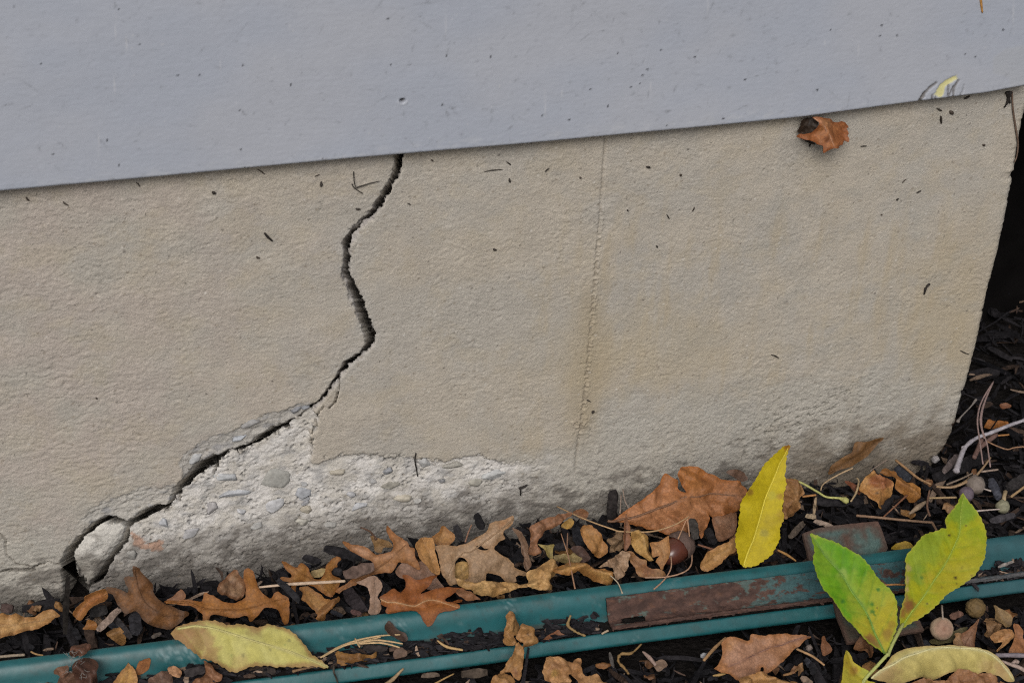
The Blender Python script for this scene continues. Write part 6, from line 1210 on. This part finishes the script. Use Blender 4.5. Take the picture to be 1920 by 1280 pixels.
berry('pebble', 'small white pebble at the foot of the wall corner', 'pebble', (1754, 861), .002, .0026, (.25, .235, .235), bump=.6)

# ------------------------------------------------------------------ bark mulch
CHK = np.array([(-1, -1), (1, -1), (1, 1), (-1, 1)], float)
def chips(cen, length, width, thick, yaw, pitch, rollr, gen, rings=4, taper=0.45):
    """many splinters at once: returns vertices (n, rings*4, 3) and faces for one"""
    n_ = len(length); tpos = np.linspace(-0.5, 0.5, rings)
    prof = 1 - taper * (2 * np.abs(tpos)) ** 3
    x = tpos[None, :, None] * length[:, None, None] * np.ones((1, 1, 4)) + gen.uniform(-.10, .10, (n_, rings, 4)) * length[:, None, None] * (np.abs(tpos) > 0.4)[None, :, None]
    y = CHK[None, None, :, 0] * width[:, None, None] / 2 * prof[None, :, None] * gen.uniform(.6, 1.15, (n_, rings, 4))
    z = CHK[None, None, :, 1] * thick[:, None, None] / 2 * prof[None, :, None] * gen.uniform(.6, 1.2, (n_, rings, 4))
    bend = gen.normal(0, .06, (n_, 1)) * length[:, None]
    z = z + (bend * (4 * tpos[None] ** 2))[:, :, None]
    y = y + (gen.normal(0, .05, (n_, 1)) * length[:, None] * (4 * tpos[None] ** 2))[:, :, None]
    V = np.stack([x, y, z], -1).reshape(n_, rings * 4, 3)
    c, s = np.cos(rollr), np.sin(rollr); V = np.stack([V[..., 0], V[..., 1] * c[:, None] - V[..., 2] * s[:, None], V[..., 1] * s[:, None] + V[..., 2] * c[:, None]], -1)
    c, s = np.cos(pitch), np.sin(pitch); V = np.stack([V[..., 0] * c[:, None] - V[..., 2] * s[:, None], V[..., 1], V[..., 0] * s[:, None] + V[..., 2] * c[:, None]], -1)
    c, s = np.cos(yaw), np.sin(yaw); V = np.stack([V[..., 0] * c[:, None] - V[..., 1] * s[:, None], V[..., 0] * s[:, None] + V[..., 1] * c[:, None], V[..., 2]], -1)
    V = V + cen[:, None, :]
    F = [(r * 4 + k, r * 4 + (k + 1) % 4, (r + 1) * 4 + (k + 1) % 4, (r + 1) * 4 + k) for r in range(rings - 1) for k in range(4)]
    F += [(3, 2, 1, 0), tuple((rings - 1) * 4 + k for k in range(4))]
    return V, np.array(F)
def chip_cols(n_, gen):
    t = gen.random(n_)
    c = mix((.008, .0078, .0092), (.021, .019, .021), gen.random(n_))
    c = np.where((t > 0.86)[:, None], mix((.042, .029, .023), (.070, .046, .035), gen.random(n_)), c)
    c = np.where((t > 0.97)[:, None], mix((.15, .105, .075), (.22, .16, .12), gen.random(n_)), c)
    return c
def region(n_, gen, x0, x1, y0, y1):
    return np.c_[gen.uniform(x0, x1, n_), gen.uniform(y0, y1, n_)]
g = np.random.default_rng(21)
xy = np.vstack([region(11500, g, -0.62, 0.85, -0.42, -0.002), region(2200, g, CORNER_X + 0.004, 0.85, -0.004, 0.52)])
s_, t_ = e_s(np.c_[xy, np.zeros(len(xy))])
okm = ~((s_ > -0.010) & (s_ < 0.036))
xy = xy[okm]; n_ = len(xy)
ln = np.clip(g.lognormal(math.log(0.019), 0.6, n_), 0.005, 0.065); wdh = np.clip(g.lognormal(math.log(0.0034), 0.5, n_), 0.0010, 0.010); th = wdh * g.uniform(.25, .6, n_)
yaw = g.uniform(0, math.pi, n_); pit = g.normal(0, .22, n_); rl = g.normal(0, .5, n_)
zz = GZ + 0.002 + g.random(n_) ** 1.3 * 0.0125
# keep splinters out of the wall and the edging
half = ln * 0.5
inw = (xy[:, 0] < CORNER_X + 0.004) & (xy[:, 1] + np.abs(np.sin(yaw)) * half > -0.004)
xy[inw, 1] = -0.005 - np.abs(np.sin(yaw[inw])) * half[inw]
V, Fc = chips(np.c_[xy, zz], ln, wdh, th, yaw, pit, rl, g)
cc = np.repeat(chip_cols(n_, g)[:, None], 16, 1) * g.uniform(.75, 1.25, (n_, 16, 1))
F = (Fc[None] + (np.arange(n_) * 16)[:, None, None]).reshape(-1, 4)
mul = add('bark_mulch', V.reshape(-1, 3), F, M_WOOD, cc.reshape(-1, 3), loc=(0, 0, 0), smooth=False)
tag(mul, 'black shredded bark mulch covering the bed along the wall', 'mulch', kind='stuff')
# crumbs and fibres between them
n2 = 9000
xy = np.vstack([region(7400, g, -0.62, 0.85, -0.42, -0.003), region(1600, g, CORNER_X + 0.004, 0.85, -0.004, 0.5)])
s_, t_ = e_s(np.c_[xy, np.zeros(len(xy))]); xy = xy[~((s_ > -0.006) & (s_ < 0.032))]; n2 = len(xy)
V, Fc = chips(np.c_[xy, GZ + 0.006 + g.random(n2) * 0.009], g.uniform(.003, .011, n2), g.uniform(.0006, .0022, n2), g.uniform(.0005, .0014, n2), g.uniform(0, 3.14, n2), g.normal(0, .3, n2), g.normal(0, .6, n2), g, rings=3)
F = (Fc[None] + (np.arange(n2) * 12)[:, None, None]).reshape(-1, 4)
cc = np.repeat(chip_cols(n2, g)[:, None] * 1.3, 12, 1)
tag(add('mulch_crumbs', V.reshape(-1, 3), F, M_WOOD, cc.reshape(-1, 3), loc=(0, 0, 0), smooth=False), 'fine dark crumbs and fibres between the mulch chips', 'mulch', kind='stuff')
# soil and crumbs lying in the edging trough
tsl = np.arange(-0.30, 0.9, 0.0016); ssl = np.linspace(0.0095, 0.0240, 14)
TS, SL = np.meshgrid(tsl, ssl, indexing='ij')
lev = 0.0098 + 0.0030 * fbm(TS * 16, TS * 0, 911, 2) + 0.0022 * fbm(TS * 130, SL * 160, 912, 4, 0.65) - 9.0 * np.maximum(SL - 0.0195, 0) ** 1.5
sv_ = ea[None, None] * [1, 1, 0] + ed[None, None] * TS[..., None] + en_[None, None] * SL[..., None]; sv_[..., 2] = lev
a_, b_ = TS.shape
i_, j_ = np.meshgrid(np.arange(a_ - 1), np.arange(b_ - 1), indexing='ij')
fs_ = np.stack([i_ * b_ + j_, i_ * b_ + j_ + 1, (i_ + 1) * b_ + j_ + 1, (i_ + 1) * b_ + j_], -1).reshape(-1, 4)
tag(add('trough_soil', sv_.reshape(-1, 3), fs_, M_SOIL), 'dark soil settled along the bottom of the edging trough', 'soil', kind='stuff')
n3 = 3600
tt_ = g.uniform(-0.3, 0.9, n3); ss_ = np.clip(g.normal(0.0165, 0.0034, n3), 0.0112, 0.0225)
tex = e_s(on_z([(1137, 1150)], .02))[1][0]
tex2 = e_s(on_z([(1765, 1060)], .02))[1][0]
okm = (tt_ < tex - 0.004) | (tt_ > tex2 + 0.01)
dens = sst(-0.35, 0.25, fbm(tt_ * 26, ss_ * 60, 905, 3)) + 0.4
okm &= g.random(n3) < dens
tt_, ss_ = tt_[okm], ss_[okm]; n3 = len(tt_)
base = ea * [1, 1, 0] + ed * tt_[:, None] + en_ * ss_[:, None]
base[:, 2] = np.maximum(np.interp(ss_, pr[:, 0], pr[:, 1]), 0.0095 + 0.003 * fbm(tt_ * 16, tt_ * 0, 911, 2)) + 0.0006 + g.random(n3) * 0.0028
V, Fc = chips(base, np.clip(g.lognormal(math.log(.0055), .5, n3), .002, .018), g.uniform(.0010, .0042, n3), g.uniform(.0006, .0018, n3), g.normal(math.atan2(ed[1], ed[0]), .7, n3), g.normal(0, .12, n3), g.normal(0, .4, n3), g, rings=3)
F = (Fc[None] + (np.arange(n3) * 12)[:, None, None]).reshape(-1, 4)
cc = np.repeat(chip_cols(n3, g)[:, None] * g.uniform(.8, 1.8, (n3, 1, 1)), 12, 1)
tag(add('trough_litter', V.reshape(-1, 3), F, M_WOOD, cc.reshape(-1, 3), loc=(0, 0, 0), smooth=False), 'dark soil and bark crumbs lying in the edging trough', 'litter', kind='stuff')
# chips that can be picked out one by one
def one_chip(label, pts, wpx, z, col, tpx=None, group=None, name='bark_chip'):
    """a splinter between two photo points; width in photo pixels"""
    a_, b_ = (P3([pts[0]], z if not np.ndim(z) else z[0])[0], P3([pts[1]], z if not np.ndim(z) else z[1])[0])
    ax = b_ - a_; L_ = np.linalg.norm(ax); ax /= L_
    view = CAM - (a_ + b_) / 2; view /= np.linalg.norm(view)
    sd_ = np.cross(ax, view); sd_ /= np.linalg.norm(sd_); nr = np.cross(sd_, ax)
    wm_ = wpx * 0.00034; tk = (tpx if tpx else wpx * 0.45) * 0.00034
    rings = 7; tp = np.linspace(0, 1, rings); V = []
    for k, t in enumerate(tp):
        pf = 1 - 0.35 * abs(2 * t - 1) ** 3
        for (sx, sz) in ((-1, -.7), (0, -1), (1, -.6), (1.05, .5), (.3, 1), (-.9, .7)):
            V.append(a_ + ax * L_ * (t + (g.uniform(-.06, .06) if k in (0, rings - 1) else 0)) + sd_ * sx * wm_ / 2 * pf * g.uniform(.75, 1.15) + nr * sz * tk / 2 * pf * g.uniform(.7, 1.2))
    V = np.array(V); n6 = 6
    F = [(r * n6 + k, r * n6 + (k + 1) % n6, (r + 1) * n6 + (k + 1) % n6, (r + 1) * n6 + k) for r in range(rings - 1) for k in range(n6)]
    caps = np.array([tuple(range(n6))[::-1], tuple((rings - 1) * n6 + k for k in range(n6))])
    o = add(name, V, [np.array(F), caps], M_WOOD, 0.72 * np.array(col) * g.uniform(.7, 1.3, (len(V), 1)), smooth=False)
    return tag(o, label, 'wood chip', group)
BK = (.026, .024, .026); BR_ = (.060, .040, .030)
one_chip('thick dark upright splinter in the wide mouth of the crack', T('Z1', (680, 230), (650, 780)), 10, [.018, .010], (.022, .019, .017))
one_chip('dark slab of bark along the wall foot at far left', T('Z1', (230, 540), (600, 470)), 18, .004, BK)
one_chip('small mauve-brown chip at the far left wall foot', T('Z1', (10, 520), (130, 540)), 17, .006, (.085, .058, .052))
one_chip('pale pinkish splinter with a dark cross line left of the dark oak leaf', T('Z1', (985, 745), (1195, 540)), 12, .014, (.36, .27, .22), tpx=3)
one_chip('smooth grey-black splinter below the dark brown oak leaf', T('Z1', (1150, 620), (1310, 830)), 12, .008, (.055, .050, .052))
one_chip('broad upright black chip under the dark brown oak leaf', T('Z1', (1350, 560), (1370, 790)), 22, .010, (.036, .035, .040))
one_chip('dark grey rounded chip beside the orange-tan curled leaf', T('Z1', (900, 580), (1080, 540)), 18, .006, (.045, .042, .042))
one_chip('grey splinter lying behind the edging left of the yellow leaf', T('Z1', (1520, 820), (1610, 780)), 7, .014, (.12, .10, .085))
one_chip('long black splinter crossing the pale straw diagonally', T('Z3', (210, 560), (440, 780)), 12, .037, (.030, .029, .032))
one_chip('mossy grey-brown bark chip resting on the tan-rose oak leaf', T('Z3', (880, 520), (1170, 430)), 20, .040, (.155, .105, .085), tpx=7)
one_chip('black bark chunk against the wall left of the tan-rose oak leaf', T('Z3', (680, 250), (1050, 350)), 17, .016, BK)
one_chip('ragged black chip at the wall behind the ochre oak leaf', T('Z3', (470, 340), (640, 390)), 14, .014, BK)
one_chip('dark chip tucked beside the mossy bark chip', T('Z3', (770, 480), (860, 490)), 13, .030, BK)
one_chip('dark purple-brown slab behind the edging right of the horn-shaped leaf', T('Z3', (900, 660), (1080, 880)), 24, .012, (.040, .033, .036))
one_chip('small purplish chip at the edging left of the dusty pink lobe', T('Z3', (950, 880), (1050, 910)), 9, .014, (.12, .07, .065))
one_chip('black upright chip at the wall behind the taupe leaf', T('Z4', (710, 130), (770, 270)), 15, .020, BK)
one_chip('grey chip at the wall behind the tan leaf tip', T('Z4', (500, 240), (560, 380)), 13, .016, (.05, .047, .05))
one_chip('tall dark stump of bark against the wall at the mortar joint', T('Z6', (50, 530), (40, 840)), 20, [.03, .008], (.036, .031, .030))
one_chip('grey rounded chip standing right of the forked needles above the acorn', T('Z6', (840, 815), (880, 1010)), 17, .030, (.075, .068, .062))
one_chip('black chip hanging below the large brown leaf', T('Z6', (1000, 920), (1060, 1060)), 17, .016, BK)
one_chip('dark blue-black slab among chips left of the folded tan oval', T('Z5', (640, 370), (690, 540)), 22, .010, (.030, .030, .036))
one_chip('dark slate chip behind the olive leaf triangle', T('Z5', (420, 560), (560, 550)), 16, .010, (.032, .030, .032))
one_chip('grey-mauve bark flake at the wall corner', T('Y4', (145, 650), (225, 560)), 14, .010, (.15, .12, .115))
one_chip('long black bark slab below the whitish twig', T('Y4', (90, 690), (370, 560)), 26, .002, BK)
one_chip('blue-grey flat chip right of the berries', T('Y4', (400, 690), (445, 795)), 17, .010, (.075, .078, .098))
one_chip('dark slab at the right edge above the seed pod', T('Y4', (500, 740), (600, 670)), 22, .006, (.04, .036, .036))
one_chip('grey weathered splinter right of the seed pod', T('Y4', (400, 920), (530, 890)), 14, .006, (.065, .060, .066))
one_chip('pale weathered splinter behind the double-curled brown leaf', T('Y1', (360, 830), (540, 890)), 9, .012, (.38, .29, .23), tpx=4)
one_chip('pale cream knobbly splinter beside the pale weathered one', T('Y1', (270, 780), (375, 790)), 9, .012, (.36, .28, .19))
one_chip('upright cream splinter rising from the knobbly one', T('Y1', (350, 770), (372, 600)), 6, [.012, .022], (.34, .25, .16))
one_chip('grey pointed husk left of the steel stake', T('Y1', (115, 990), (250, 850)), 12, .012, (.12, .095, .075))
one_chip('black slab under the green leaf stalk', T('Y1', (370, 640), (700, 640)), 19, .006, BK)
one_chip('black slab right of the cupped leaf tip', T('Y1', (980, 760), (1130, 600)), 15, .006, BK)
one_chip('blue-black chip behind the lobed leaf', T('Y1', (1180, 300), (1330, 400)), 25, .006, (.045, .048, .058))
one_chip('grey-brown squared chip at the bottom edge right of centre left', T('Z8', (1640, 760), (1880, 740)), 16, .004, (.085, .065, .050))
one_chip('tan-grey splinter in front of the edging lip', T('Z8', (1230, 780), (1400, 765)), 9, .006, (.14, .105, .080))
one_chip('dark slab in the trough under the needle bundle', T('Z8', (650, 500), (880, 520)), 14, .013, (.045, .038, .036))
one_chip('grey splinter standing among black mulch right of the golden lichen', T('Z7', (1405, 660), (1440, 800)), 6, .004, (.13, .115, .105))
one_chip('rosy brown chip behind the acorn end', T('Y2', (1180, 620), (1300, 580)), 12, .004, (.17, .095, .070))
one_chip('dark grey chip under the pale yellow leaf edge in the trough', T('Z2', (880, 1185), (1090, 1140)), 15, .018, (.050, .043, .043))
one_chip('dark rounded chip in the trough below the yellow leaf', T('Z2', (1560, 1160), (1790, 1160)), 15, .012, (.050, .040, .036))
one_chip('small white flake by the ochre split stick', T('Y5', (90, 440), (190, 430)), 9, .004, (.34, .34, .35), tpx=3)
one_chip('bundle-like pale fibre chip behind the second edging lip at right', T('Y2', (1660, 120), (1810, 65)), 6, .022, (.26, .23, .21), tpx=3)
gl = random.Random(11)
cnt = 0
while cnt < 150:
    px = gl.uniform(10, 1910); py = gl.uniform(900, 1275)
    gline = 1128 - 0.1552 * px
    if py < gline + 14 and px < 1790: continue
    q = on_z([(px, py)], 0.0)[0]
    s0, _ = e_s(q)
    if -0.018 < s0 < 0.038: continue
    a_ = gl.uniform(0, math.pi); L_ = gl.uniform(14, 42)
    d_ = (math.cos(a_) * L_ / 2, math.sin(a_) * L_ / 2 * 0.6)
    c_ = (.024, .023, .026) if gl.random() < .7 else ((.055, .040, .032) if gl.random() < .6 else (.045, .046, .055))
    zt = gl.uniform(-.001, .005)
    one_chip('black shredded bark chip lying loose on the mulch bed', [(px - d_[0], py - d_[1]), (px + d_[0], py + d_[1])], gl.uniform(5, 13), zt, c_, group='loose bark chips on the mulch bed')
    cnt += 1

for o in bpy.data.objects:
    if '_b' in o: del o['_b']
